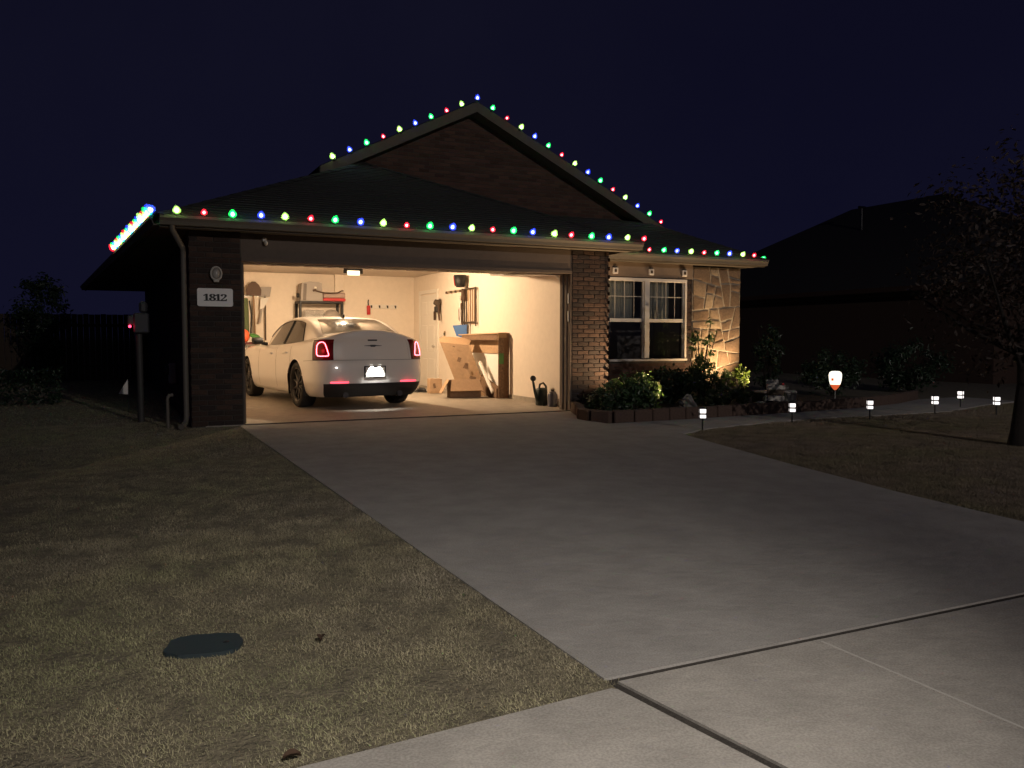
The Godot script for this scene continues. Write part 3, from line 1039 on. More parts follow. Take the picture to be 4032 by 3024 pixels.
const WB := [[-2.45, 0.70], [-2.0, 0.80], [-1.0, 0.83], [0.0, 0.815], [0.4, 0.77], [0.62, 0.71]]


func outline() -> void:
	var c := [Vector2(0, 1.06), Vector2(0.35, 1.057), Vector2(0.60, 1.04), Vector2(0.74, 1.005), Vector2(0.835, 0.93), Vector2(0.888, 0.80), Vector2(0.92, 0.6), Vector2(0.938, 0.3), Vector2(0.945, 0.0), Vector2(0.945, -1.0), Vector2(0.945, -2.0), Vector2(0.942, -3.0), Vector2(0.92, -3.4), Vector2(0.86, -3.7), Vector2(0.72, -3.87), Vector2(0.4, -3.94), Vector2(0, -3.97)]
	var dense := []
	for k in c.size() - 1:
		var p0: Vector2 = c[maxi(k - 1, 0)]
		var p3: Vector2 = c[mini(k + 2, c.size() - 1)]
		var l: float = c[k].distance_to(c[k + 1])
		for i in 24:
			var t0: float = -c[k].distance_to(p0) / l if k > 0 else -1.0
			var t3: float = 1.0 + c[k + 1].distance_to(p3) / l if k < c.size() - 2 else 2.0
			dense.append(c[k].cubic_interpolate_in_time(c[k + 1], p0 if k > 0 else c[k] * 2.0 - c[k + 1], p3 if k < c.size() - 2 else c[k + 1] * 2.0 - c[k], i / 24.0, 1.0, t0, t3))
	dense.append(c[c.size() - 1])
	var cum := [0.0]
	for k in range(1, dense.size()):
		cum.append(cum[k - 1] + dense[k].distance_to(dense[k - 1]))
	OL = cum[cum.size() - 1]
	var n := 300
	var j := 0
	for i in n + 1:
		var s := OL * i / n
		while j < cum.size() - 2 and cum[j + 1] < s:
			j += 1
		var p: Vector2 = dense[j].lerp(dense[j + 1], clampf((s - cum[j]) / (cum[j + 1] - cum[j]), 0, 1))
		OX.append(p.x)
		OZ.append(p.y)


func S(u: float, v: float, off := 0.0) -> Vector3:
	var f := clampf(u, 0, 1) * 300.0
	var i := mini(int(f), 299)
	var px: float = lerpf(OX[i], OX[i + 1], f - i)
	var pz: float = lerpf(OZ[i], OZ[i + 1], f - i)
	var wt := smoothstep(0.15, 1.0, pz)
	var y := 0.2 + v * (tab(YSH, pz) - 0.2)
	var p := V(px * tab(SX, v), y, pz + wt * tab(ZO, v))
	if off != 0.0:
		var e := 0.003
		var du := S(u + e, v) - S(u - e, v)
		var dv := S(u, v + 0.01) - S(u, v - 0.01)
		p += du.cross(dv).normalized() * off
	return p


func u_x(x: float) -> float:
	for i in 301:
		if OX[i] >= x:
			return i / 300.0
	return 0.5


func u_z(z: float) -> float:
	for i in 301:
		if OZ[i] <= z and i > 20:
			return i / 300.0
	return 1.0


func mir(p: Vector3, s: float) -> Vector3:
	return V(p.x * s, p.y, p.z)


func patch(s: float, u0: float, u1: float, v0: float, v1: float, off: float, nu := 10, nv := 6) -> MB:
	var rows := []
	for i in nu + 1:
		var row := []
		for j in nv + 1:
			row.append(mir(S(lerpf(u0, u1, float(i) / nu), lerpf(v0, v1, float(j) / nv), off), s))
		rows.append(row)
	var b := MB.new()
	b.grid(rows, s > 0)
	# edges down to the body
	for i in nu:
		for e in [[0, v0], [nv, v1]]:
			var a: Vector3 = rows[i][e[0]]
			var c: Vector3 = rows[i + 1][e[0]]
			var a2 := mir(S(lerpf(u0, u1, float(i) / nu), e[1], -0.004), s)
			var c2 := mir(S(lerpf(u0, u1, float(i + 1) / nu), e[1], -0.004), s)
			b.quad(a, c, c2, a2)
	for j in nv:
		for e in [[0, u0], [nu, u1]]:
			var a: Vector3 = rows[e[0]][j]
			var c: Vector3 = rows[e[0]][j + 1]
			var a2 := mir(S(e[1], lerpf(v0, v1, float(j) / nv), -0.004), s)
			var c2 := mir(S(e[1], lerpf(v0, v1, float(j + 1) / nv), -0.004), s)
			b.quad(a, c, c2, a2)
	return b


func car() -> void:
	outline()
	var t := thing("parked_car", "white four-door sedan with glowing red tail lights parked nose-in in the garage", "car", V(2.13, 0.008, -2.62), deg_to_rad(6.0))
	t.scale = Vector3.ONE * 1.035
	# --- body shell
	var body := MB.new()
	var nu := 150
	var nv := 30
	var R := 0.405
	for s in [-1.0, 1.0]:
		var rows := []
		var keep := []
		for i in nu + 1:
			var row := []
			for j in nv + 1:
				var p := S(float(i) / nu, float(j) / nv)
				for zc in [0.0, -3.05]:
					if p.x > 0.6:
						var d := Vector2(p.z - zc, p.y - 0.365)
						if absf(d.length() - R) < 0.024:
							d = d.normalized() * R
							p = V(p.x, d.y + 0.365, d.x + zc)
				row.append(p)
			rows.append(row)
		body.smooth(true)
		for i in nu:
			for j in nv:
				var q: Array = [rows[i][j], rows[i + 1][j], rows[i + 1][j + 1], rows[i][j + 1]]
				var inside := false
				for zc in [0.0, -3.05]:
					var m := 0
					for p in q:
						if p.x > 0.6 and Vector2(p.z - zc, p.y - 0.365).length() < R + 0.003:
							m += 1
					if m == 4:
						inside = true
				if inside:
					continue
				for k in 4:
					q[k] = mir(q[k], s)
				if s > 0:
					body.quad(q[0], q[3], q[2], q[1])
				else:
					body.quad(q[0], q[1], q[2], q[3])
		# hood, deck: from the shoulder line to the middle
		var top := []
		for i in nu + 1:
			var e: Vector3 = rows[i][nv]
			var row := []
			for k in 9:
				var w := k / 8.0
				row.append(mir(V(e.x * (1 - w), lerpf(e.y, maxf(tab(YTOP, e.z + 0.11 * smoothstep(0.15, 1.0, e.z)), e.y), 1.0 - pow(1.0 - w, 2.6)), e.z), s))
			top.append(row)
		body.grid(top, s > 0)
	part(t, "body", body, M.car_paint)
	# --- greenhouse
	var gh := MB.new()
	var sec := func(z: float) -> Array:
		var yb := tab(YSH, z) - 0.03
		var yr := tab(YR, z)
		var wb := tab(WB, z)
		var ye := maxf(yr - 0.075, yb + 0.004)
		var xt := wb - (ye - yb) * 0.42
		var pts := []
		for k in 8:
			pts.append(V(lerpf(wb, xt, k / 7.0), lerpf(yb, ye, k / 7.0), z))
		var cx := xt - (yr - ye) * 0.35
		for k in range(1, 5):
			var w := k / 4.0
			var a := Vector2(xt, ye)
			var m := Vector2(cx, yr - 0.018)
			var c := Vector2(maxf(xt - 0.14, 0.1), yr - 0.014)
			var q := a.lerp(m, w).lerp(m.lerp(c, w), w)
			pts.append(V(q.x, q.y, z))
		for k in range(1, 7):
			var w := 1.0 - k / 6.0
			pts.append(V(maxf(xt - 0.14, 0.1) * w, yr - 0.014 * w * w, z))
		return pts
	for s in [-1.0, 1.0]:
		var rows := []
		for i in 72:
			var row := []
			for p in sec.call(lerpf(-2.45, 0.62, i / 71.0)):
				row.append(mir(p, s))
			rows.append(row)
		gh.grid(rows, s < 0)
	part(t, "roof", gh, M.car_paint)
	# --- glass
	var side := func(z: float, y: float, o: float) -> Vector3:
		return V(tab(WB, z) - (y - (tab(YSH, z) - 0.03)) * 0.42 + o, y, z)
	for s in [-1.0, 1.0]:
		for wv in [[0.0, 0.50], [0.535, 1.0]]:
			var rows := []
			for i in 15:
				var a: float = lerpf(wv[0], wv[1], i / 14.0)
				var row := []
				for j in 7:
					var h := j / 6.0
					var z := lerpf(lerpf(-2.02, -0.0, a), lerpf(-1.52, -0.2, a), h)
					var yb := tab(YSH, z) + 0.012
					var yt := tab(YR, z) - 0.085
					if a > 0.97:
						yt -= 0.02
					row.append(mir(side.call(z, lerpf(yb, maxf(yt, yb + 0.01), h), 0.004), s))
				rows.append(row)
			part(t, "side_window", MB.new().grid(rows, s > 0), M.car_glass)
		# dark surround of the side glass
		var tr := MB.new()
		var pth := []
		for i in 20:
			var a := i / 19.0
			var z := lerpf(-2.04, 0.02, a)
			pth.append(mir(side.call(z, tab(YSH, z) + 0.006, 0.005), s))
		tr.tube(pth, 0.008, 6)
		var up := []
		for i in 24:
			var a := i / 23.0
			var z := lerpf(-2.04, -0.2, a)
			var yb := tab(YSH, z) + 0.012
			up.append(mir(side.call(z, maxf(tab(YR, z) - 0.08, yb), 0.005), s))
		for i in 5:
			var z := lerpf(-0.2, 0.02, i / 4.0)
			up.append(mir(side.call(z, lerpf(tab(YR, -0.2) - 0.08, tab(YSH, z) + 0.012, i / 4.0), 0.006), s))
		tr.tube(up, 0.009, 6)
		var bp := []
		for i in 5:
			var h := i / 4.0
			var z := lerpf(lerpf(-2.02, 0.0, 0.517), lerpf(-1.52, -0.2, 0.517), h)
			bp.append(mir(side.call(z, lerpf(tab(YSH, z) + 0.012, tab(YR, z) - 0.085, h), 0.003), s))
		tr.tube(bp, 0.026, 6)
		part(t, "window_trim", tr, M.black_gloss)
	var rg := []
	for i in 11:
		var z := lerpf(-0.17, 0.47, i / 10.0)
		var hw := lerpf(0.50, 0.635, i / 10.0)
		var row := []
		for j in 17:
			var x := lerpf(-hw, hw, j / 16.0)
			row.append(V(x, tab(YR, z) - 0.02 * pow(x / 0.62, 2) + 0.007, z))
		rg.append(row)
	part(t, "rear_window", MB.new().grid(rg), M.car_glass)
	var wsg := []
	for i in 9:
		var z := lerpf(-2.30, -1.62, i / 8.0)
		var row := []
		for j in 13:
			var x := lerpf(-0.56, 0.56, j / 12.0)
			row.append(V(x, tab(YR, z) - 0.02 * pow(x / 0.62, 2) + 0.007, z))
		wsg.append(row)
	part(t, "windshield", MB.new().grid(wsg), M.car_glass)
	# --- cabin
	part(t, "cabin_floor", MB.new().box(V(0, 0.9, -0.8), V(1.45, 0.05, 2.9)), M.black)
	for x in [-0.38, 0.38]:
		for z in [-1.25, -0.3]:
			var st := MB.new()
			st.box(V(x, 1.03, z), V(0.5, 0.34, 0.14), Basis.from_euler(V(-0.25, 0, 0)), 0.05)
			st.box(V(x, 1.27, z + 0.07), V(0.26, 0.16, 0.09), Basis.from_euler(V(-0.2, 0, 0)), 0.035)
			part(t, "seat", st, M.black)
	# --- seams and trims that follow the body
	for s in [-1.0, 1.0]:
		var us := [u_z(-2.15), u_z(-1.05), u_z(-0.22)]
		for u in us:
			part(t, "door_seam", patch(s, u, u + 0.0011, 0.1, 0.985, 0.0015, 1, 14), M.black)
		part(t, "rocker", patch(s, u_z(-0.46), u_z(-2.6), 0.0, 0.075, 0.004, 14, 3), M.car_paint)
		for uz in [-0.42, -1.28]:
			var u := u_z(uz)
			part(t, "door_handle", patch(s, u, u + 0.034, 0.80, 0.825, 0.028, 6, 2), M.steel)
		part(t, "bumper_seam", patch(s, u_x(0.0), u_z(0.45), 0.628, 0.633, 0.002, 26, 1), M.black)
		part(t, "trunk_seam", patch(s, u_x(0.595), u_x(0.6), 0.633, 1.0, 0.002, 1, 8), M.black)
		part(t, "valance", patch(s, u_x(0.0), u_x(0.80), 0.0, 0.235, 0.006, 16, 5), M.black)
		# tail light: dark red housing that wraps the corner, a lit ring in it
		var tl := part(t, "tail_light", patch(s, u_x(0.635), u_z(0.80), 0.635, 0.975, 0.012, 12, 8), M.lamp_red)
		var ring := []
		var ua := u_x(0.635)
		var ub := u_z(0.80)
		for q in [[0.20, 0.20], [0.30, 0.19], [0.52, 0.19], [0.64, 0.21], [0.69, 0.30], [0.70, 0.5], [0.69, 0.72], [0.62, 0.83], [0.52, 0.88], [0.42, 0.87], [0.34, 0.80], [0.27, 0.6], [0.22, 0.4], [0.19, 0.27]]:
			ring.append(mir(S(lerpf(ua, ub, q[0]), lerpf(0.635, 0.975, q[1]), 0.018), s))
		part(tl, "led_ring", MB.new().tube(ring, 0.0055, 8, false, true), M.tail_led)
		part(tl, "ring_halo", MB.new().tube(ring, 0.0125, 10, false, true), M.tail_halo)  # glowing sleeve that draws a red halo round the lit ring
		omni(tl, mir(S(lerpf(ua, ub, 0.45), 0.8, 0.07), s), 1, 0.03, 0.05, 0.010, 0.04, 3.0)
		# low rear lamp
		var rl := part(t, "bumper_lamp", patch(s, u_x(0.43), u_x(0.69), 0.247, 0.268, 0.010, 8, 2), M.bumper_led)
		omni(rl, mir(S(u_x(0.56), 0.258, 0.05), s), 1, 0.03, 0.05, 0.003, 0.03, 2.0)
		# mirror
		var mm := MB.new()
		mm.lathe([Vector2(0.0, -0.09), Vector2(0.06, -0.085), Vector2(0.085, -0.05), Vector2(0.09, 0.03), Vector2(0.075, 0.08), Vector2(0.0, 0.085)], 14, Transform3D(Basis(V(0, 0.72, 0), V(1.15 * s, 0, 0), V(0, 0, 0.6)), V(s * 1.02, 1.06, -1.93)))
		mm.tube([V(s * 0.84, 1.0, -1.93), V(s * 0.95, 1.02, -1.93)], 0.03, 8)
		part(t, "side_mirror", mm, M.black)
		# wheels
		for zc in [0.0, -3.05]:
			var wh := Node3D.new()
			wh.name = "wheel"
			t.add_child(wh, true)
			wh.position = V(s * 0.80, 0.365, zc)
			wh.rotation.z = -s * PI / 2
			part(wh, "tyre", MB.new().lathe([Vector2(0.262, 0.10), Vector2(0.275, 0.118), Vector2(0.32, 0.125), Vector2(0.35, 0.115), Vector2(0.363, 0.09), Vector2(0.366, 0.0), Vector2(0.363, -0.09), Vector2(0.35, -0.115), Vector2(0.32, -0.125), Vector2(0.262, -0.10), Vector2(0.262, 0.10)].map(func(p): return Vector2(p.x, p.y)), 40), M.rubber)
			var rim := MB.new()
			rim.lathe([Vector2(0.268, 0.11), Vector2(0.255, 0.105), Vector2(0.245, 0.02), Vector2(0.245, -0.09)], 40)
			for k in 10:
				var a := TAU * k / 10
				rim.box(V(cos(a) * 0.145, 0.075, sin(a) * 0.145), V(0.21, 0.03, 0.034), Basis(Vector3.UP, -a), 0.008)
			rim.lathe([Vector2(0.06, 0.06), Vector2(0.06, 0.098), Vector2(0.045, 0.106), Vector2(0.0, 0.108)], 20)
			part(wh, "rim", rim, M.rim)
			part(wh, "brake_disc", MB.new().lathe([Vector2(0.19, 0.0), Vector2(0.19, 0.02), Vector2(0.06, 0.02)], 28), M.dark_metal)
			# wheel well lining
			var ww := MB.new()
			ww.smooth(true)
			for k in 20:
				var a0 := lerpf(-0.42, PI + 0.42, k / 20.0)
				var a1 := lerpf(-0.42, PI + 0.42, (k + 1) / 20.0)
				var p0 := V(0, sin(a0) * 0.412 + 0.365, cos(a0) * 0.412 + zc)
				var p1 := V(0, sin(a1) * 0.412 + 0.365, cos(a1) * 0.412 + zc)
				ww.quad(p0 + V(s * 0.93, 0, 0), p0 + V(s * 0.55, 0, 0), p1 + V(s * 0.55, 0, 0), p1 + V(s * 0.93, 0, 0))
				ww.tri(p0 + V(s * 0.56, 0, 0), p1 + V(s * 0.56, 0, 0), V(s * 0.56, 0.365, zc))
			part(t, "wheel_well", ww, M.black)
	part(t, "underbody", MB.new().box(V(0, 0.30, -1.4), V(1.1, 0.2, 4.4), Basis(), 0.04), M.black)
	for x in [-0.45, 0.45]:
		part(t, "exhaust_pipe", MB.new().tube([V(x, 0.235, 0.5), V(x, 0.235, 0.985)], 0.045, 12), M.dark_metal)
	# licence plate, its frame and lamps
	var zt := S(0.0, 0.45).z
	part(t, "plate_recess", MB.new().box(V(0, 0.585, zt + 0.004), V(0.36, 0.185, 0.012), Basis(), 0.005), M.black)
	part(t, "licence_plate", MB.new().box(V(0, 0.585, zt + 0.014), V(0.315, 0.155, 0.006), Basis(), 0.002), M.foam)
	for x in [-0.07, 0.07]:
		part(t, "plate_lamp", MB.new().box(V(x, 0.695, zt + 0.03), V(0.03, 0.014, 0.06), Basis(), 0.003), M.plate_lens)
		spot(t, V(x, 0.678, zt + 0.06), V(x * 0.6, 0.55, zt + 0.012), 1.0, 0.97, 0.9, 0.30, 50.0, 0.4, 0.012, 2.0)
	# winged badge, name bar on the boot lid
	var zl := S(0.0, 0.84).z + 0.003
	var bd := MB.new()
	bd.prism(PackedVector2Array([Vector2(-0.145, 0.006), Vector2(-0.05, 0.013), Vector2(-0.035, 0.018), Vector2(0.035, 0.018), Vector2(0.05, 0.013), Vector2(0.145, 0.006), Vector2(0.145, 0.001), Vector2(0.05, -0.003), Vector2(0.03, -0.014), Vector2(-0.03, -0.014), Vector2(-0.05, -0.003), Vector2(-0.145, 0.001)]), 0.006, xf(V(0, 0.985, S(0.0, 0.86).z), V(-8, 0, 0)))
	part(t, "badge", bd, M.dark_metal)
	var zb2 := S(0.0, 0.96).z
	part(t, "name_bar", MB.new().box(V(0, 1.075, zb2 + 0.004), V(0.155, 0.024, 0.008), Basis.from_euler(V(-0.15, 0, 0)), 0.004), M.dark_metal)
	# roof fin
	part(t, "roof_fin", MB.new().prism(PackedVector2Array([Vector2(-0.09, 0), Vector2(0.07, 0), Vector2(0.06, 0.055), Vector2(0.03, 0.06)]), 0.03, xf(V(0.015, 1.45, -0.36), V(0, -90, 0))), M.black_gloss)


# ---------------------------------------------------------------- things in the garage
func garage_things() -> void:
	var zb := -8.3
	# opener with its lamp
	var o := thing("garage_door_opener", "black ceiling-hung garage door opener with glowing warm lens", "door opener", V(2.48, 2.385, -4.0))
	part(o, "housing", MB.new().box(V(0, 0.215, 0.06), V(0.36, 0.04, 0.52), Basis(), 0.012).box(V(0, 0.175, -0.15), V(0.3, 0.04, 0.1), Basis(), 0.01), M.black)
	part(o, "added_light_shield", MB.new().box(V(0, 0.075, 0.30), V(0.36, 0.24, 0.02), Basis(), 0.006), M.black)  # added opaque shield, cuts the lamplight off at the garage threshold
	part(o, "lamp_lens", MB.new().box(V(0, -0.035, 0.318), V(0.23, 0.085, 0.02), Basis(), 0.006), M.opener_lens)
	part(o, "end_cap", MB.new().box(V(-0.16, -0.01, 0.32), V(0.06, 0.075, 0.03), Basis(), 0.01).box(V(0.15, -0.01, 0.32), V(0.05, 0.07, 0.03), Basis(), 0.01), M.black)
	part(o, "light_bulb", MB.new().lathe(arc(0.033), 14, xf(V(0, 0.148, 0.0))), M.opener_lens)
	part(o, "rail", MB.new().box(V(0, 0.21, 1.85), V(0.04, 0.04, 3.2)), M.steel)
	part(o, "hanger", MB.new().box(V(-0.16, 0.25, 0.1), V(0.03, 0.1, 0.004)).box(V(0.16, 0.25, 0.1), V(0.03, 0.1, 0.004)), M.steel)
	omni(o, V(0, 0.15, 0.0), 1.0, 0.71, 0.43, 16.0, 0.035, 14.0)
	# ---- tool rack on the back wall
	var tr := thing("tool_rack", "steel tool rail on the back garage wall holding long-handled tools", "tool rack", V(1.36, 2.12, zb))
	part(tr, "rail", MB.new().box(V(0, 0, 0.02), V(0.62, 0.05, 0.03), Basis(), 0.005), M.steel)
	for x in [-0.25, -0.05, 0.08, 0.26]:
		part(tr, "hook", MB.new().tube([V(x, 0, 0.03), V(x, -0.01, 0.10), V(x, 0.03, 0.12)], 0.012, 6), M.steel)
	var sh := thing("shovel", "brown round-point shovel hanging blade-up on the tool rail", "shovel", V(1.36, 0.9, zb + 0.1))
	part(sh, "handle", MB.new().tube([V(0.03, 0.1, 0), V(0, 1.3, 0)], 0.018, 8), M.wood)
	part(sh, "blade", MB.new().prism(PackedVector2Array([Vector2(-0.16, 1.22), Vector2(0.16, 1.22), Vector2(0.17, 1.35), Vector2(0.12, 1.46), Vector2(0.04, 1.53), Vector2(-0.04, 1.53), Vector2(-0.12, 1.46), Vector2(-0.17, 1.35)]), 0.02, xf(V(0, 0, 0.03))), M.brown_metal)
	var sh2 := thing("garden_spade", "flat grey spade hanging blade-up beside the brown shovel", "spade", V(1.62, 0.9, zb + 0.08))
	part(sh2, "handle", MB.new().tube([V(0.0, 0.2, 0), V(0, 1.25, 0)], 0.016, 8), M.dark_wood)
	part(sh2, "blade", MB.new().prism(PackedVector2Array([Vector2(-0.12, 1.2), Vector2(0.1, 1.2), Vector2(0.14, 1.42), Vector2(-0.16, 1.42)]), 0.015, xf(V(0, 0, 0.02))), M.grey_plastic)
	var br := thing("dust_brush", "pale hand broom hanging slanted under the tool rail", "broom", V(1.52, 1.55, zb + 0.09))
	part(br, "handle", MB.new().tube([V(-0.04, -0.05, 0), V(0.02, 0.3, 0)], [0.03, 0.02], 8), M.grey_plastic)
	part(br, "head", MB.new().prism(PackedVector2Array([Vector2(-0.03, 0.25), Vector2(0.07, 0.3), Vector2(0.18, 0.52), Vector2(0.0, 0.52)]), 0.04), M.pale_plastic)
	var gb := thing("golf_bag", "dark green upright bag standing against the back wall beneath the tools", "bag", V(1.14, 0, zb + 0.15))
	part(gb, "body", MB.new().lathe([Vector2(0, 1.2), Vector2(0.1, 1.2), Vector2(0.11, 1.3), Vector2(0.1, 1.9), Vector2(0.09, 2.05), Vector2(0, 2.05)], 14), mk("olive", 0.10, 0.13, 0.06, 0.8))
	part(gb, "strap", MB.new().tube([V(0.12, 2.0, 0), V(0.16, 1.7, 0.03), V(0.14, 1.2, 0)], 0.02, 6), M.black)
	part(gb, "stand", MB.new().tube([V(0, 0.0, 0), V(0, 1.2, 0)], 0.03, 8), M.dark_metal)
	# ---- low items at the left, beside the car's nose
	var b1 := thing("ball", "orange-red play ball on the crate at the left of the garage", "ball", V(0.98, 1.2, -7.3))
	part(b1, "ball_skin", MB.new().lathe(arc(0.16), 20), M.orange_plastic)
	var sc := thing("toy_scoop", "green plastic toy paddle sticking out beside the orange ball", "toy", V(1.20, 1.2, -7.25))
	part(sc, "paddle", MB.new().lathe([Vector2(0, -0.02), Vector2(0.11, -0.015), Vector2(0.13, 0), Vector2(0.11, 0.015), Vector2(0, 0.02)], 16, xf(V(0.03, 0, 0), V(22, 0, -12))), M.green_plastic)
	part(sc, "grip", MB.new().tube([V(-0.1, 0.0, 0), V(-0.26, 0.02, 0)], 0.02, 8), M.green_plastic)
	var cr := thing("wire_crate", "pale wire crate with dark red rim at the far left of the garage", "crate", V(0.95, 0.66, -7.1))
	var wire := MB.new()
	for i in 9:
		var x := -0.3 + 0.075 * i
		wire.tube([V(x, 0.0, 0.22), V(x, 0.34, 0.26)], 0.006, 5)
	for j in 5:
		var y := 0.02 + 0.08 * j
		wire.tube([V(-0.31, y, 0.23), V(0.31, y, 0.23)], 0.006, 5)
		wire.tube([V(0.31, y, 0.23), V(0.31, y, -0.2)], 0.006, 5)
	part(cr, "wires", wire, M.pale_plastic)
	part(cr, "rim", MB.new().box(V(0, 0.38, 0.02), V(0.68, 0.05, 0.54), Basis(), 0.015), mk("dark_red", 0.09, 0.015, 0.015, 0.6))
	part(cr, "liner", MB.new().box(V(0, 0.17, 0.0), V(0.58, 0.32, 0.4), Basis(), 0.02), M.grey_plastic)
	part(cr, "stand", MB.new().box(V(0, -0.325, 0), V(0.6, 0.65, 0.42), Basis(), 0.02), mk("blue_grey", 0.22, 0.25, 0.32, 0.6))
	# ---- shelf with cases
	var sx := 2.80
	var sz := zb + 0.32
	var sf := thing("storage_shelf", "black plastic storage shelf against the back garage wall behind the car", "shelf", V(sx, 0, sz))
	for y in [0.2, 0.85, 1.5, 2.0]:
		part(sf, "shelf_board", MB.new().box(V(0, y - 0.02, 0), V(1.02, 0.05, 0.5), Basis(), 0.008), M.black)
	for x in [-0.48, 0.48]:
		for z in [-0.22, 0.22]:
			part(sf, "post", MB.new().box(V(x, 1.0, z), V(0.06, 1.96, 0.06), Basis(), 0.008), M.black)
	var ck := thing("storage_case", "tall taupe hard case with rounded lid standing on the top shelf", "case", V(2.55, 2.005, sz))
	part(ck, "case_shell", MB.new().prism(PackedVector2Array([Vector2(-0.22, 0), Vector2(0.29, 0), Vector2(0.27, 0.40), Vector2(0.2, 0.43), Vector2(0.0, 0.44), Vector2(-0.16, 0.41), Vector2(-0.19, 0.37)]), 0.42, xf(V(0, 0, -0.2))), M.grey_plastic)
	part(ck, "side_band", MB.new().box(V(-0.12, 0.2, 0.222), V(0.07, 0.38, 0.012), Basis.from_euler(V(0, 0, -0.05)), 0.004), mk("taupe_dark", 0.13, 0.11, 0.10, 0.6))
	part(ck, "knob", MB.new().lathe([Vector2(0, 0), Vector2(0.05, 0.0), Vector2(0.05, 0.05), Vector2(0, 0.06)], 12, xf(V(-0.23, 0.12, 0.1), V(0, 0, 90))), M.black)
	part(ck, "sticker", MB.new().lathe([Vector2(0, 0.004), Vector2(0.03, 0.004), Vector2(0.03, 0.0)], 12, xf(V(0.12, 0.3, 0.223), V(90, 0, 0))), M.white_trim)
	var tb := thing("tool_box", "grey tool box with bright red base on the top shelf beside the taupe case", "tool box", V(3.11, 2.005, sz + 0.05))
	part(tb, "lid", MB.new().box(V(0, 0.14, 0), V(0.52, 0.13, 0.3), Basis(), 0.02), mk("rose_grey", 0.33, 0.24, 0.21, 0.6))
	part(tb, "base", MB.new().box(V(0, 0.035, 0), V(0.53, 0.07, 0.31), Basis(), 0.015), M.red_plastic)
	var cd := thing("jumper_cable", "dark cable draped from the taupe case over the red tool box", "cable", V(2.82, 2.22, sz + 0.24))
	part(cd, "cord", MB.new().tube([V(-0.17, 0.02, 0.02), V(-0.1, 0.0, 0.03), V(0.05, -0.03, 0.03), V(0.2, -0.035, 0.02), V(0.36, -0.02, 0.0), V(0.46, 0.03, -0.02), V(0.5, 0.03, -0.05)], 0.016, 8), M.brown_metal)
	part(cd, "clamp", MB.new().box(V(-0.18, 0.03, 0.02), V(0.08, 0.05, 0.03), Basis.from_euler(V(0, 0, 0.5)), 0.01), M.brown_metal)
	var bn := thing("clear_bin", "clear storage bin of white odds and ends on the middle shelf", "bin", V(2.66, 1.5, sz + 0.03))
	part(bn, "bin_wall", MB.new().box(V(0, 0.16, 0), V(0.45, 0.28, 0.36), Basis(), 0.03), M.clear_bin)
	part(bn, "contents", MB.new().box(V(-0.1, 0.1, 0.05), V(0.16, 0.16, 0.2), Basis.from_euler(V(0.3, 0.4, 0.2)), 0.02).box(V(0.1, 0.1, 0.0), V(0.18, 0.14, 0.2), Basis.from_euler(V(0.1, 0.9, 0.2)), 0.02), M.foam)
	var bg := thing("grey_sack", "rounded grey sack on the middle shelf right of the clear bin", "sack", V(3.08, 1.5, sz + 0.03))
	part(bg, "sack_cloth", MB.new().lathe([Vector2(0, 0), Vector2(0.2, 0.0), Vector2(0.23, 0.08), Vector2(0.2, 0.2), Vector2(0.1, 0.3), Vector2(0, 0.32)], 18, Transform3D(Basis().scaled(V(1.05, 1, 0.8)), Vector3.ZERO)), mk("sack", 0.32, 0.28, 0.25, 0.9))
	# ---- hook rail and red tool
	var hr := thing("hook_rail", "white rail of four dark hooks on the back garage wall", "hook rail", V(4.42, 1.915, zb))
	part(hr, "rail", MB.new().box(V(0, 0, 0.012), V(0.74, 0.10, 0.022), Basis(), 0.004), M.white_trim)
	for k in 4:
		part(hr, "hook", MB.new().tube([V(-0.3 + 0.2 * k, 0.03, 0.02), V(-0.3 + 0.2 * k, -0.02, 0.05), V(-0.3 + 0.2 * k, -0.03, 0.09), V(-0.3 + 0.2 * k, 0.03, 0.1)], 0.010, 6), M.dark_metal)
	var rt := thing("flashlight", "red torch hanging by a dark strap at the left end of the hook rail", "torch", V(4.05, 1.72, zb + 0.05))
	part(rt, "barrel", MB.new().lathe([Vector2(0, 0), Vector2(0.045, 0), Vector2(0.045, 0.2), Vector2(0.03, 0.22), Vector2(0, 0.22)], 12), M.red_plastic)
	part(rt, "strap", MB.new().tube([V(0, 0.22, 0), V(-0.01, 0.3, 0), V(0, 0.36, 0)], 0.014, 6), M.black)
	# ---- right wall
	var xw := 5.215
	var jk := thing("coat_hook_bundle", "dark bundle of straps and a cap hanging on the white door", "bundle", V(xw - 0.02, 1.75, -6.42))
	part(jk, "cap", MB.new().lathe([Vector2(0, 0.1), Vector2(0.06, 0.08), Vector2(0.08, 0.0), Vector2(0.11, -0.01), Vector2(0.11, -0.02), Vector2(0, -0.02)], 14, xf(V(-0.06, 0.2, 0.02), V(0, 0, 70))), M.dark_wood)
	part(jk, "strap", MB.new().tube([V(-0.05, 0.2, 0.05), V(-0.06, -0.05, 0.1), V(-0.05, -0.2, 0.12)], 0.025, 6).tube([V(-0.05, 0.05, 0.0), V(-0.07, 0.0, -0.15), V(-0.05, -0.18, -0.2)], 0.03, 6), M.brown_metal)
	part(jk, "pouch", MB.new().box(V(-0.06, 0.06, -0.02), V(0.08, 0.14, 0.2), Basis(), 0.02), M.black)
	var sw := thing("wall_switch", "small dark switch on the garage wall beside the door", "switch", V(xw, 1.25, -6.15))
	part(sw, "plate", MB.new().box(V(-0.008, 0, 0), V(0.012, 0.13, 0.08), Basis(), 0.004), mk("tan_plastic", 0.25, 0.18, 0.1, 0.6))
	part(sw, "toggle", MB.new().box(V(-0.02, 0, 0), V(0.02, 0.05, 0.03), Basis(), 0.004), M.black)
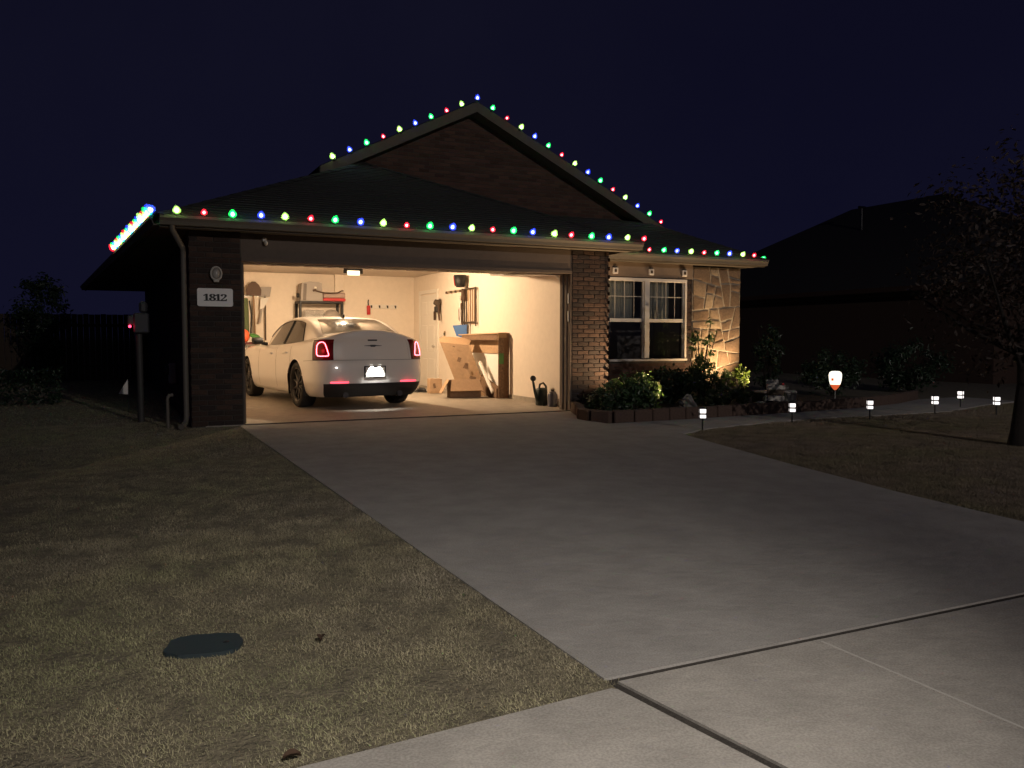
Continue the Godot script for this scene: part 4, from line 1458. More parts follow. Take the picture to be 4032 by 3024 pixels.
	var rk := thing("mop_holder", "slim metal tool holder strip on the right garage wall", "tool holder", V(xw, 2.17, -5.4))
	part(rk, "strip", MB.new().box(V(-0.012, 0, 0), V(0.02, 0.045, 1.3), Basis(), 0.004), mk("tan_metal", 0.42, 0.34, 0.22, 0.4, 0.5))
	for k in 5:
		part(rk, "clip", MB.new().box(V(-0.035, -0.01, -0.55 + 0.27 * k), V(0.05, 0.05, 0.05), Basis(), 0.01), M.brown_metal)
	var hb := thing("hanging_bucket", "black flared bucket with red side hanging high on the right garage wall", "bucket", V(xw - 0.16, 2.22, -4.82))
	part(hb, "bucket_wall", MB.new().lathe([Vector2(0, 0), Vector2(0.09, 0), Vector2(0.135, 0.25), Vector2(0.125, 0.25), Vector2(0.085, 0.012), Vector2(0, 0.012)], 20), M.black)
	part(hb, "red_panel", MB.new().box(V(-0.06, 0.13, -0.105), V(0.12, 0.2, 0.015), Basis.from_euler(V(-0.17, 0.5, 0)), 0.004), M.red_plastic)
	var bm := thing("push_broom", "dark-bristled broom hanging under the black bucket on the right wall", "broom", V(xw - 0.07, 1.0, -4.85))
	part(bm, "handle", MB.new().tube([V(0, 0.05, 0.05), V(0, 1.12, 0)], 0.016, 8), M.dark_wood)
	part(bm, "bristles", MB.new().prism(PackedVector2Array([Vector2(-0.1, 0), Vector2(0.1, 0), Vector2(0.06, 0.22), Vector2(-0.06, 0.22)]), 0.06, xf(V(0.03, 0.95, 0), V(0, -90, 0))), M.brown_metal)
	var bp := thing("long_dustpan", "bright blue dustpan on a white pole hanging on the right garage wall", "dustpan", V(xw - 0.12, 1.12, -4.9))
	part(bp, "pole", MB.new().tube([V(0, 0.05, 0), V(0, 0.92, -0.05)], 0.013, 8), M.foam)
	part(bp, "pan", MB.new().prism(PackedVector2Array([Vector2(-0.17, 0.24), Vector2(0.17, 0.26), Vector2(0.16, 0.06), Vector2(0.07, -0.02), Vector2(-0.08, 0.02)]), 0.05, xf(V(0.0, 0.06, 0.0), V(0, -50, 0))), M.blue_plastic)
	var sq := thing("squeegee", "curved brown hand brush hanging left of the broom", "brush", V(xw - 0.05, 1.65, -5.02))
	part(sq, "brush_back", MB.new().tube([V(0, 0.25, 0), V(-0.02, 0.1, -0.05), V(-0.02, -0.1, -0.04), V(0, -0.2, 0.02)], [0.02, 0.035, 0.035, 0.015], 8), M.brown_metal)
	var ch := thing("folded_deck_chair", "folded brown-framed chair with pale slats hanging flat on the right wall", "folding chair", V(xw - 0.05, 1.48, -4.62))
	var fr := MB.new()
	for z in [-0.36, 0.36]:
		fr.tube([V(0, -0.08, z), V(0, 0.72, z)], 0.018, 8)
	for y in [0.0, 0.7]:
		fr.tube([V(0, y, -0.36), V(0, y, 0.36)], 0.018, 8)
	part(ch, "frame", fr, M.dark_wood)
	for k in 6:
		part(ch, "slat", MB.new().box(V(0.01, 0.35, -0.27 + 0.108 * k), V(0.012, 0.66, 0.055), Basis(), 0.003), [M.wood, M.dark_wood, M.cardboard, M.cardboard_dark, M.wood, M.cardboard_dark][k])
	part(ch, "strap", MB.new().tube([V(0, 0.0, -0.1), V(-0.01, -0.2, -0.06), V(0, -0.3, 0.05), V(0, 0.0, 0.1)], 0.008, 6), M.dark_wood)
	# ---- cardboard
	var fx := thing("opened_carton", "tall thin opened cardboard carton standing along the right garage wall", "cardboard box", V(5.09, 0.008, -2.75))
	part(fx, "top_panel", MB.new().box(V(0.0, 1.225, -1.0), V(0.23, 0.022, 2.0), Basis.from_euler(V(-0.012, 0, 0)), 0.004), M.cardboard)
	part(fx, "end_panel", MB.new().box(V(0.0, 0.62, 0.0), V(0.22, 1.22, 0.02), Basis(), 0.004), M.cardboard_dark)
	part(fx, "edge_strip", MB.new().box(V(-0.052, 0.60, 0.014), V(0.115, 1.16, 0.012), Basis(), 0.004), noisy("carton_edge", 0.26, 0.17, 0.11, 0.9, 0.35, 0.5, 0.1, 0.0, 81))
	part(fx, "corner_tape", MB.new().box(V(-0.03, 1.2, 0.012), V(0.17, 0.1, 0.022), Basis(), 0.006), mk("corner_tape", 0.34, 0.23, 0.12, 0.8))
	part(fx, "green_label", MB.new().box(V(-0.055, 0.76, 0.022), V(0.10, 0.2, 0.006), Basis(), 0.002), M.green_plastic)
	part(fx, "top_flap", MB.new().box(V(-0.108, 1.155, -0.93), V(0.012, 0.10, 1.78), Basis.from_euler(V(0, 0, -0.12)), 0.003), M.cardboard_dark)
	part(fx, "back_panel", MB.new().box(V(0.06, 1.0, -1.0), V(0.012, 0.3, 1.9)), M.cardboard)
	part(fx, "back_lining", MB.new().box(V(0.085, 0.45, -1.0), V(0.012, 0.86, 1.9)), M.foam)
	part(fx, "lower_flap", MB.new().box(V(-0.02, 0.16, -0.6), V(0.1, 0.3, 0.9), Basis.from_euler(V(0.25, 0, 0.1)), 0.01), M.cardboard_dark)
	var fm := thing("foam_strip", "long pale foam strip leaning inside the opened carton", "foam strip", V(5.0, 0.02, -3.0))
	part(fm, "strip", MB.new().box(V(0, 0.38, -0.36), V(0.05, 0.075, 0.85), Basis.from_euler(V(deg_to_rad(42), 0, 0)), 0.01), M.foam)
	# big sheet leaning to the left, with folded top flap
	var cs := thing("cardboard_sheet", "large flattened cardboard sheet leaning back with a folded top flap", "cardboard", V(4.6, 0.008, -3.8))
	var sheet := MB.new()
	E_plate(sheet, [V(0.54, 0.0, 0.2), V(0.12, 0.0, -0.2), V(-0.27, 1.05, -0.3), V(0.22, 0.985, 0.0)], V(0.0, 0.008, 0.02))
	part(cs, "sheet", sheet, M.cardboard)
	var flap := MB.new()
	E_plate(flap, [V(-0.275, 1.055, -0.295), V(0.225, 0.99, 0.0), V(0.37, 1.09, -0.25), V(0.3, 1.14, -0.45), V(-0.12, 1.17, -0.55), V(-0.22, 1.12, -0.5)], V(0.0, 0.012, 0.0))
	part(cs, "top_flap", flap, M.cardboard)
	for q in [[0.03, 0.72, -0.04, 0.07, 0.09], [0.26, 0.36, 0.1, 0.13, 0.06], [0.11, 0.58, 0.02, 0.03, 0.06], [-0.06, 0.98, -0.10, 0.05, 0.02]]:
		part(cs, "print_mark", MB.new().box(V(q[0], q[1], q[2]), V(q[3], q[4], 0.004), Basis.from_euler(V(-0.12, deg_to_rad(-33), -0.3)), 0.001), M.cardboard_dark)
	var cb := thing("open_carton", "low open cardboard box with splayed flaps on the garage floor", "cardboard box", V(4.55, 0.008, -3.4), deg_to_rad(-10))
	part(cb, "box_wall", MB.new().box(V(0.0, 0.17, -0.13), V(0.6, 0.34, 0.02)).box(V(-0.3, 0.17, 0.0), V(0.02, 0.338, 0.24)).box(V(0.3, 0.17, 0), V(0.02, 0.338, 0.24)).box(V(0, 0.17, 0.13), V(0.6, 0.34, 0.02)), M.cardboard_dark)
	var fl := MB.new()
	E_plate(fl, [V(-0.27, 0.35, 0.135), V(0.27, 0.35, 0.135), V(0.32, 0.14, 0.27), V(-0.32, 0.14, 0.27)], V(0, 0.01, 0.006))
	part(cb, "front_flap", fl, M.cardboard)
	var fl2 := MB.new()
	E_plate(fl2, [V(-0.31, 0.345, -0.12), V(-0.31, 0.345, 0.13), V(-0.46, 0.09, 0.15), V(-0.46, 0.09, -0.14)], V(-0.006, 0.01, 0))
	part(cb, "side_flap", fl2, M.cardboard)
	var cb2 := thing("small_carton", "small closed cardboard box at the left of the open carton", "cardboard box", V(4.5, 0.008, -4.9), deg_to_rad(-10))
	part(cb2, "box_wall", MB.new().box(V(0, 0.15, 0), V(0.26, 0.30, 0.3), Basis(), 0.006), M.cardboard)
	part(cb2, "tape", MB.new().box(V(0, 0.302, 0), V(0.06, 0.004, 0.302)), mk("tape", 0.5, 0.38, 0.24, 0.3))
	part(cb2, "stain", MB.new().box(V(-0.03, 0.16, 0.152), V(0.05, 0.1, 0.004), Basis.from_euler(V(0, 0, 0.2)), 0.001), M.cardboard_dark)
	for k in 2:
		var shoe := thing("shoe", ["dark shoe nearer the car by the garage boxes", "dark shoe beside the small cardboard box"][k], "shoe", V(4.22 + 0.13 * k, 0.008, -5.35 + 0.08 * k), 0.4, "shoes left on the garage floor")
		part(shoe, "upper", MB.new().lathe([Vector2(0, 0.1), Vector2(0.03, 0.1), Vector2(0.05, 0.06), Vector2(0.055, 0.02), Vector2(0.0, 0.02)], 12, Transform3D(Basis().scaled(V(0.9, 1, 2.4)), Vector3.ZERO)), M.black)
		part(shoe, "sole", MB.new().box(V(0, 0.012, 0), V(0.1, 0.024, 0.27), Basis(), 0.01), M.rubber)
	# ---- watering can and jug by the right jamb
	var wc := thing("watering_can", "dark green watering can with long spout and round rose by the right jamb", "watering can", V(5.05, 0.008, -1.12), deg_to_rad(20))
	part(wc, "can_body", MB.new().lathe([Vector2(0, 0), Vector2(0.1, 0), Vector2(0.105, 0.02), Vector2(0.1, 0.26), Vector2(0.085, 0.29), Vector2(0.03, 0.3), Vector2(0, 0.3)], 22), mk("can_green", 0.02, 0.035, 0.03, 0.4))
	part(wc, "spout", MB.new().tube([V(-0.1, 0.08, 0), V(-0.17, 0.25, 0.0), V(-0.24, 0.43, 0.02)], [0.035, 0.025, 0.018], 10), M.can_green)
	part(wc, "rose", MB.new().lathe([Vector2(0, -0.03), Vector2(0.02, -0.03), Vector2(0.05, 0.01), Vector2(0.05, 0.025), Vector2(0, 0.03)], 16, xf(V(-0.25, 0.46, 0.03), V(60, 0, 30))), M.black)
	part(wc, "handle", MB.new().tube([V(-0.07, 0.28, 0), V(-0.04, 0.36, 0), V(0.04, 0.38, 0), V(0.11, 0.32, 0), V(0.13, 0.2, 0)], 0.018, 8), M.can_green)
	var jg := thing("plastic_jug", "grey-blue plastic jug standing right of the watering can", "jug", V(5.08, 0.008, -0.78))
	part(jg, "jug_body", MB.new().lathe([Vector2(0, 0), Vector2(0.075, 0), Vector2(0.08, 0.02), Vector2(0.08, 0.2), Vector2(0.05, 0.25), Vector2(0.025, 0.26), Vector2(0, 0.26)], 18), mk("jug", 0.11, 0.12, 0.16, 0.2))
	part(jg, "cap", MB.new().lathe([Vector2(0.028, 0.26), Vector2(0.028, 0.285), Vector2(0, 0.285)], 12), M.black)


func arc(r: float) -> Array:
	var a := []
	for k in 13:
		var t := -PI / 2 + PI * k / 12
		a.append(Vector2(maxf(r * cos(t), 0.0), r * sin(t)))
	return a


func E_plate(b: MB, pts: Array, thick: Vector3) -> void:  # a bent board through the points
	var c := Vector3()
	for p in pts:
		c += p / float(pts.size())
	var n := pts.size()
	for k in n:
		var p: Vector3 = pts[k]
		var q: Vector3 = pts[(k + 1) % n]
		b.tri_out(p + thick, q + thick, c + thick, c)
		b.tri_out(p, q, c, c + thick)
		b.quad_out(p, q, q + thick, p + thick, c + thick / 2.0)


# ---------------------------------------------------------------- planting bed
func shrub(called: String, label: String, at: Vector3, rad: Vector3, clumps: int, per: int, size: float, mat: Material, seed_: int) -> Node3D:
	var t := thing(called, label, "shrub", at)
	var b := MB.new()
	var r := RandomNumberGenerator.new()
	r.seed = seed_
	for k in 9:
		var a := TAU * k / 9 + r.randf()
		b.tube([V(0.03 * cos(a), -0.03, 0.03 * sin(a)), V(rad.x * 0.3 * cos(a), rad.y * 0.8, rad.z * 0.3 * sin(a)), V(rad.x * 0.7 * cos(a), rad.y * r.randf_range(1.1, 1.8), rad.z * 0.7 * sin(a))], [0.014, 0.01, 0.004], 5)
	part(t, "stem", b, M.bark)
	part(t, "foliage", crown(V(0, rad.y, 0), rad, clumps, per, size, seed_), mat)
	return t


func uplight(label: String, at: Vector3, to: Vector3, energy: float, angle: float) -> void:
	var t := thing("garden_spotlight", label, "garden light", at, 0, "garden spotlights in the bed")
	var d := (to - at).normalized()
	var b := Basis.looking_at(d)
	part(t, "stake", MB.new().tube([V(0, -0.05, 0), V(0, 0.09, 0)], 0.012, 6), M.black)
	part(t, "shade", MB.new().lathe([Vector2(0.0, 0.0), Vector2(0.03, 0.0), Vector2(0.042, 0.10), Vector2(0.038, 0.10), Vector2(0.0, 0.06)], 14, Transform3D(Basis(b.x, -b.z, b.y), V(0, 0.1, 0))), M.black)
	part(t, "spotlight_lens", MB.new().lathe([Vector2(0.0, 0.075), Vector2(0.034, 0.074), Vector2(0.0, 0.07)], 14, Transform3D(Basis(b.x, -b.z, b.y), V(0, 0.1, 0))), M.spot_lens)
	spot(t, V(0, 0.1, 0) + d * 0.115, V(0, 0.1, 0) + d, 1.0, 0.64, 0.33, energy, angle, 0.65, 0.03, 8.0)


func front_bed() -> void:
	struct("planting_bed", slab([[5.05, 0.02], [5.05, 0.6], [4.52, 1.2], [4.62, 1.72], [5.8, 1.72], [8.07, 1.55], [9.7, 1.36], [11.0, 1.0], [12.1, 0.45], [10.3, -1.7], [5.7, -1.7], [5.7, 0.02]], -0.13, 0.02), M.mulch)
	# edging blocks along the bed, each its own part
	var ed := thing("bed_edging", "low curved brick-red edging along the planting bed", "garden edging")
	var path := [V(4.98, 0, 0.12), V(4.72, 0, 0.75), V(4.48, 0, 1.25), V(4.56, 0, 1.70), V(4.95, 0, 1.82), V(5.8, 0, 1.78), V(8.07, 0, 1.61), V(9.7, 0, 1.42), V(11.0, 0, 1.06), V(12.2, 0, 0.5)]
	var cv := Curve3D.new()
	for k in path.size():
		var tan: Vector3 = (path[mini(k + 1, path.size() - 1)] - path[maxi(k - 1, 0)]) * 0.16
		cv.add_point(path[k], -tan, tan)
	var L := cv.get_baked_length()
	var blocks := []
	for k in 3:
		blocks.append(MB.new().box(V(0, 0.03, 0), V(0.292, 0.22 + 0.008 * k, 0.115), Basis.from_euler(V(0.01 * (k - 1), 0, 0.012 * (k - 1))), 0.014).mesh())
	var s := 0.15
	while s < L:
		var p := cv.sample_baked(s)
		var d := (cv.sample_baked(minf(s + 0.05, L)) - cv.sample_baked(s - 0.05)).normalized()
		part(ed, "edging_block", blocks[rng.randi() % 3], M.edging, Transform3D(Basis(d, Vector3.UP, d.cross(Vector3.UP)), p + V(0, 0.015, 0)))
		s += 0.302
	shrub("round_shrub", "round leafy shrub lit on its right side in front of the garage brick pier", V(5.58, 0, 0.85), V(0.45, 0.31, 0.3), 46, 46, 0.075, M.leaf0, 101)
	shrub("low_shrub", "dark low shrub at the left end of the bed beside the garage", V(5.2, 0, 0.75), V(0.33, 0.22, 0.35), 24, 40, 0.07, M.leaf2, 102)
	shrub("yellow_shrub", "small yellow-green shrub glowing beside the first garden spotlight", V(5.9, 0.0, 0.95), V(0.14, 0.29, 0.13), 17, 24, 0.06, M.leaf1, 103)
	shrub("window_shrub", "dark broad shrub beneath the white window", V(7.2, 0, -0.5), V(0.75, 0.34, 0.5), 50, 44, 0.08, M.leaf2, 104)
	shrub("stone_wall_shrub", "tall open shrub in front of the uplit stone wall", V(8.42, 0, -0.95), V(0.45, 0.42, 0.32), 36, 36, 0.08, M.leaf0, 105)
	shrub("tall_sprig", "tall thin sprigs rising across the stone wall", V(8.45, 0, -1.15), V(0.28, 0.85, 0.2), 16, 16, 0.085, M.leaf0, 106)
	shrub("lit_shrub", "bright yellow-green shrub right of the stone wall, lit by a spotlight", V(9.14, 0, -0.82), V(0.2, 0.32, 0.17), 17, 28, 0.07, M.leaf1, 107)
	shrub("corner_shrub", "slim dark shrub at the house corner right of the stone wall", V(10.5, 0, -1.6), V(0.3, 0.75, 0.3), 30, 40, 0.08, M.leaf2, 108)
	shrub("bed_shrub", "low dark mound of foliage in the middle of the bed", V(7.6, 0, 0.5), V(0.6, 0.17, 0.4), 34, 40, 0.065, M.leaf2, 109)
	shrub("entry_shrub", "dark shrub by the walkway beyond the glowing lantern", V(11.6, 0, -0.9), V(0.8, 0.45, 0.5), 44, 44, 0.085, M.leaf2, 110)
	shrub("far_shrub", "dark rounded shrub near the neighbour's wall", V(14.2, 0, -1.2), V(1.0, 0.55, 0.8), 44, 44, 0.1, M.leaf2, 111)
	uplight("first garden spotlight beside the brick pier, aimed at the wall and window", V(6.28, 0.03, 0.42), V(5.88, 1.05, 0.27), 7.5, 66)
	uplight("second garden spotlight by the stone wall, aimed up at the stones", V(9.46, 0.03, -1.02), V(9.08, 1.05, -1.36), 5.0, 64)
	uplight("added small spotlight brightening the yellow-green shrub at the left of the bed", V(6.3, 0.03, 1.16), V(5.9, 0.42, 0.95), 2.6, 36)  # extra lamp, added to brighten the left leaf cluster
	uplight("added small spotlight brightening the shrub right of the stones", V(9.52, 0.03, -0.42), V(9.16, 0.42, -0.8), 2.6, 34)  # extra lamp, added to brighten the leaves by the stones
	# stones and garden ornaments
	rock("pale pointed rock in the bed beneath the window shrub", V(6.75, 0.0, 0.7), V(0.17, 0.25, 0.12), 1)
	rock("small grey rock at the foot of the stone wall shrub", V(8.75, 0.02, -0.15), V(0.13, 0.13, 0.12), 2)
	rock("low pale rock left of the dark planter", V(8.2, 0.0, 0.75), V(0.17, 0.1, 0.12), 3)
	var pl := thing("planter_trough", "dark low planter trough with a pale rim in the bed", "planter", V(8.75, 0.02, 0.45), deg_to_rad(6))
	part(pl, "trough", MB.new().box(V(0, 0.1, 0), V(0.75, 0.2, 0.3), Basis(), 0.02), M.black)
	part(pl, "rim", MB.new().box(V(0, 0.215, 0), V(0.8, 0.035, 0.34), Basis(), 0.012), mk("pale_rim", 0.4, 0.32, 0.28, 0.8))
	part(pl, "rim_stone", MB.new().box(V(-0.36, 0.12, 0.16), V(0.14, 0.1, 0.08), Basis.from_euler(V(0.2, 0.4, 0.3)), 0.03).box(V(0.3, 0.26, 0.0), V(0.16, 0.08, 0.12), Basis.from_euler(V(0.1, 0.6, 0.1)), 0.025), M.rock)
	var sg := thing("board_sign", "stack of weathered white boards on a stake beside the walkway", "yard sign", V(8.05, 0.02, 1.25), deg_to_rad(-25))
	part(sg, "stake", MB.new().box(V(0, 0.2, -0.03), V(0.06, 0.46, 0.04), Basis(), 0.005), M.dark_wood)
	for q in [[0.425, 0.20, 0.085, -0.05], [0.345, 0.30, 0.07, 0.01], [0.26, 0.27, 0.08, 0.0], [0.165, 0.26, 0.085, 0.02]]:
		part(sg, "board", MB.new().box(V(q[3], q[0], 0.0), V(q[1], q[2], 0.025), Basis.from_euler(V(0, 0, rng.randf_range(-0.05, 0.05))), 0.006), M.dark_wood if q[0] == 0.26 else M.weathered_white)
	part(sg, "red_knob", MB.new().lathe(arc(0.022), 10, xf(V(0.12, 0.395, 0.02))), M.red_plastic)
	var st2 := thing("white_post_block", "short pale block standing right of the board sign", "block", V(8.5, 0.02, 1.1), deg_to_rad(-20))
	part(st2, "block", MB.new().box(V(0, 0.12, 0), V(0.2, 0.24, 0.14), Basis.from_euler(V(0, 0, 0.06)), 0.02), M.rock)
	part(st2, "cap", MB.new().box(V(-0.01, 0.25, 0), V(0.22, 0.04, 0.16), Basis(), 0.012), M.weathered_white)


func rock(label: String, at: Vector3, rad: Vector3, seed_: int) -> void:
	var r := RandomNumberGenerator.new()
	r.seed = seed_ * 31
	var n := FastNoiseLite.new()
	n.seed = seed_
	n.frequency = 1.1
	var b := MB.new()
	var rows := []
	for i in 9:
		var row := []
		var t := -PI / 2 + PI * i / 8
		for j in 13:
			var a := TAU * (j % 12) / 12
			var d := V(cos(t) * cos(a), sin(t), cos(t) * sin(a))
			row.append(d * rad * (1.0 + 0.45 * n.get_noise_3dv(d)) * V(1.0 - 0.35 * maxf(d.y, 0), 1, 1.0 - 0.35 * maxf(d.y, 0)))
		rows.append(row)
	b.grid(rows, true, false)
	var t2 := thing("garden_rock", label, "rock", at)
	part(t2, "stone", b, M.rock)


# ---------------------------------------------------------------- small yard things
func yard_things() -> void:
	# house number plaque
	var p := thing("house_number_plaque", "white house number plaque on the left brick pier", "house number", V(-0.335, 1.683, 0.012))
	var pv := PackedVector2Array()
	for c in [[1, 1], [-1, 1], [-1, -1], [1, -1]]:
		var cx: float = c[0] * 0.195
		var cy: float = c[1] * 0.092
		var a0: float = {"1,1": 0.0, "-1,1": 90.0, "-1,-1": 180.0, "1,-1": 270.0}["%d,%d" % [c[0], c[1]]]
		for k in 5:
			var a := deg_to_rad(a0 + 22.5 * k)
			pv.append(Vector2(cx + 0.025 * cos(a), cy + 0.025 * sin(a)))
	part(p, "plate", MB.new().prism(pv, 0.02), M.plaque)
	var ft := SystemFont.new()
	ft.font_names = PackedStringArray(["Droid Serif"])
	ft.font_weight = 800
	for k in 4:
		for e in [-0.0022, 0.0022]:  # struck twice, side by side, for the heavy strokes
			var tm := TextMesh.new()
			tm.font = ft
			tm.text = "1812"[k]
			tm.font_size = 32
			tm.pixel_size = 0.0043
			tm.depth = 0.006
			part(p, "numeral", tm, M.black, Transform3D(Basis().scaled(V(1.12, 0.86, 1)), V(-0.108 + 0.072 * k + e, -0.004, 0.023 + e * 0.1)))
	# small wall lantern above it
	var l := thing("wall_lantern", "small unlit oval wall lantern above the house number", "wall lamp", V(-0.32, 1.93, 0.01))
	part(l, "back_plate", MB.new().lathe([Vector2(0, 0), Vector2(0.055, 0), Vector2(0.05, 0.015), Vector2(0, 0.015)], 18, Transform3D(Basis(V(1, 0, 0), V(0, 0, 1), V(0, -1.5, 0)), V(0, 0.06, 0))), M.weathered_white)
	part(l, "ring", MB.new().tube(ellipse(0.065, 0.085, V(0, 0.06, 0.05), 20), 0.012, 8, false, true), M.weathered_white)
	part(l, "globe", MB.new().lathe(arc(0.055), 14, Transform3D(Basis().scaled(V(0.9, 1.3, 0.7)), V(0, 0.06, 0.045))), M.clear_bin)
	part(l, "bracket", MB.new().box(V(0, -0.035, 0.03), V(0.07, 0.03, 0.06), Basis(), 0.008), M.weathered_white)
	# motion sensor under the eave
	var ms := thing("eave_sensor", "small white motion sensor on the header above the garage opening", "sensor", V(0.30, 2.43, -0.01))
	part(ms, "mount", MB.new().box(V(0, 0.03, 0.02), V(0.05, 0.06, 0.04), Basis(), 0.01), M.pale_plastic)
	part(ms, "sensor_head", MB.new().lathe([Vector2(0, 0.04), Vector2(0.02, 0.035), Vector2(0.028, 0.0), Vector2(0.02, -0.02), Vector2(0, -0.025)], 12, xf(V(0.015, -0.02, 0.06), V(50, 0, 20))), M.pale_plastic)
	# three square lights on the frieze
	for k in 3:
		var x: float = [6.86, 7.66, 8.43][k]
		var q := thing("frieze_block", ["small square white block left on the frieze above the window", "small square white block in the middle of the frieze above the window", "small square white block right on the frieze near the stone wall"][k], "wall block", V(x, 2.40, -1.678), 0, "square blocks above the window")
		part(q, "block", MB.new().box(V(0, 0, 0.02), V(0.12, 0.12, 0.04), Basis(), 0.01), M.white_trim)
		part(q, "dark_centre", MB.new().box(V(0, 0, 0.042), V(0.05, 0.055, 0.012), Basis(), 0.006), M.dark_wood)
		part(q, "cap", MB.new().box(V(-0.01, 0.07, 0.025), V(0.07, 0.022, 0.05), Basis(), 0.004), M.black)
	# utility post at the left side with red indicator
	var u := thing("utility_post", "grey utility post with boxes and a red indicator light left of the house", "utility post", V(-1.22, -0.02, -1.1))
	part(u, "post", MB.new().tube([V(0, 0, 0), V(0, 1.45, 0)], 0.045, 10), mk("post_pipe", 0.05, 0.048, 0.046, 0.6))
	part(u, "box", MB.new().box(V(0.03, 1.38, 0.03), V(0.2, 0.28, 0.14), Basis(), 0.02), mk("post_grey", 0.04, 0.04, 0.046, 0.6))
	part(u, "top_box", MB.new().box(V(0.06, 1.6, 0.0), V(0.11, 0.16, 0.1), Basis(), 0.03), M.post_grey)
	part(u, "side_box", MB.new().box(V(-0.1, 1.42, 0.02), V(0.09, 0.13, 0.1), Basis(), 0.015), M.post_grey)
	var ind := part(u, "indicator_light", MB.new().lathe(arc(0.019), 12, xf(V(-0.115, 1.335, 0.08))), M.led_red)
	omni(ind, V(-0.115, 1.335, 0.08), 1, 0.03, 0.06, 0.004, 0.015, 2.0)
	var pp := thing("vent_standpipe", "short grey standpipe rising from the grass by the downspout", "pipe", V(-0.93, -0.02, -0.1))
	part(pp, "pipe", MB.new().tube([V(0, 0, 0), V(0, 0.40, 0)], 0.022, 10), M.downspout)
	part(pp, "elbow", MB.new().tube([V(0, 0.40, 0), V(0.02, 0.435, 0), V(0.07, 0.44, 0)], 0.024, 10), M.downspout)
	var mt := thing("meter_box", "grey meter box mounted low on the side wall", "meter box", V(-0.655, 0.6, -2.6))
	part(mt, "box", MB.new().box(V(-0.06, 0, 0), V(0.11, 0.32, 0.28), Basis(), 0.02), M.grey_plastic)
	part(mt, "meter_dial", MB.new().lathe([Vector2(0, 0), Vector2(0.08, 0), Vector2(0.07, 0.05), Vector2(0, 0.06)], 16, xf(V(-0.115, 0.05, 0), V(0, 0, 90))), M.dark_metal)
	var fl := thing("marker_flag", "small white triangular marker flag in the grass by the utility post", "flag", V(-1.36, -0.02, -2.3))
	part(fl, "wire", MB.new().tube([V(0, 0, 0), V(0, 0.56, 0)], 0.004, 5), M.dark_metal)
	part(fl, "pennant", MB.new().prism(PackedVector2Array([Vector2(0, 0.56), Vector2(0.0, 0.33), Vector2(-0.13, 0.34)]), 0.004), M.foam)
	# water meter lid in the lawn
	var ml := thing("valve_box", "dark blue-black oval utility lid set in the front lawn", "utility lid", V(-1.268, -0.022, 8.245), deg_to_rad(-15))
	var rim := []
	var n2 := FastNoiseLite.new()
	n2.seed = 4
	n2.frequency = 0.6
	for k in 36:
		var a := TAU * k / 36
		var rx := 0.135 * pow(absf(cos(a)), 0.6) * signf(cos(a))
		var rz := 0.105 * pow(absf(sin(a)), 0.6) * signf(sin(a))
		var w := 1.0 + 0.09 * n2.get_noise_2d(cos(a) * 3, sin(a) * 3)
		rim.append(Vector2(rx * w, rz * w))
	part(ml, "lid", MB.new().prism(PackedVector2Array(rim), 0.03, xf(Vector3.ZERO, V(-90, 0, 0))), M.meter_lid)
	part(ml, "keyhole", MB.new().lathe([Vector2(0, 0.034), Vector2(0.01, 0.032), Vector2(0.012, 0.03)], 12, xf(V(0.08, 0, 0))), M.black)
	# path lights
	var proto: Node3D
	var spots := [[5.17, 3.06, "first black path light, nearest the driveway, beside the walkway"], [6.86, 2.86, "second black path light, in front of the board sign"], [8.21, 2.98, "third black path light, at the middle of the walkway edge"], [9.83, 2.78, "fourth path light, just left of the tight pair beyond the lantern"], [11.3, 2.13, "fifth path light, the small one seen between its two neighbours"], [10.55, 3.28, "sixth path light, farthest right under the autumn tree"]]
	for k in spots.size():
		var q: Array = spots[k]
		var o: Node3D
		if proto == null:
			proto = thing("path_light", q[2], "path light", V(q[0], -0.02, q[1]), 0, "path lights along the walkway")
			o = proto
			part(o, "stake", MB.new().tube([V(0, -0.03, 0), V(0, 0.17, 0)], 0.012, 8), M.black)
			part(o, "light_panel", MB.new().box(V(0, 0.268, 0), V(0.088, 0.058, 0.088), Basis(), 0.006), M.path_glow)
			part(o, "light_panel", MB.new().box(V(0, 0.195, 0), V(0.088, 0.045, 0.088), Basis(), 0.006), M.path_glow)
			var f := MB.new()
			f.box(V(0, 0.229, 0), V(0.108, 0.018, 0.108), Basis(), 0.003)
			f.box(V(0, 0.306, 0), V(0.112, 0.02, 0.112), Basis(), 0.004)
			f.box(V(0, 0.168, 0), V(0.10, 0.012, 0.10), Basis(), 0.003)
			for i in [-1, 1]:
				for j in [-1, 1]:
					f.box(V(i * 0.047, 0.235, j * 0.047), V(0.009, 0.14, 0.009))
			part(o, "cage", f, M.black)
			omni(o, V(0, 0.268, 0), 1.0, 0.93, 0.88, 0.010, 0.03, 4.0)
		else:
			o = proto.duplicate()
			o.name = numbered("path_light")
			add_child(o)
			o.position = V(q[0], -0.02, q[1])
			o.set_meta("label", q[2])
		o.scale = V(0.88, 0.95, 0.88)
		o.rotation.y = deg_to_rad([-32, -36, -40, -30, -70, -38][k])
	# candy-coloured lantern on a stake
	var la := thing("stake_lantern", "glowing white and orange rounded lantern on a thin stake by the walkway", "lantern", V(10.24, -0.02, 0.42))
	part(la, "stake", MB.new().tube([V(0, -0.03, 0), V(0, 0.24, 0)], 0.011, 8), M.steel)
	part(la, "lantern_bottom", MB.new().lathe([Vector2(0, 0.235), Vector2(0.022, 0.24), Vector2(0.06, 0.285), Vector2(0.086, 0.335)], 24), M.lantern_orange)
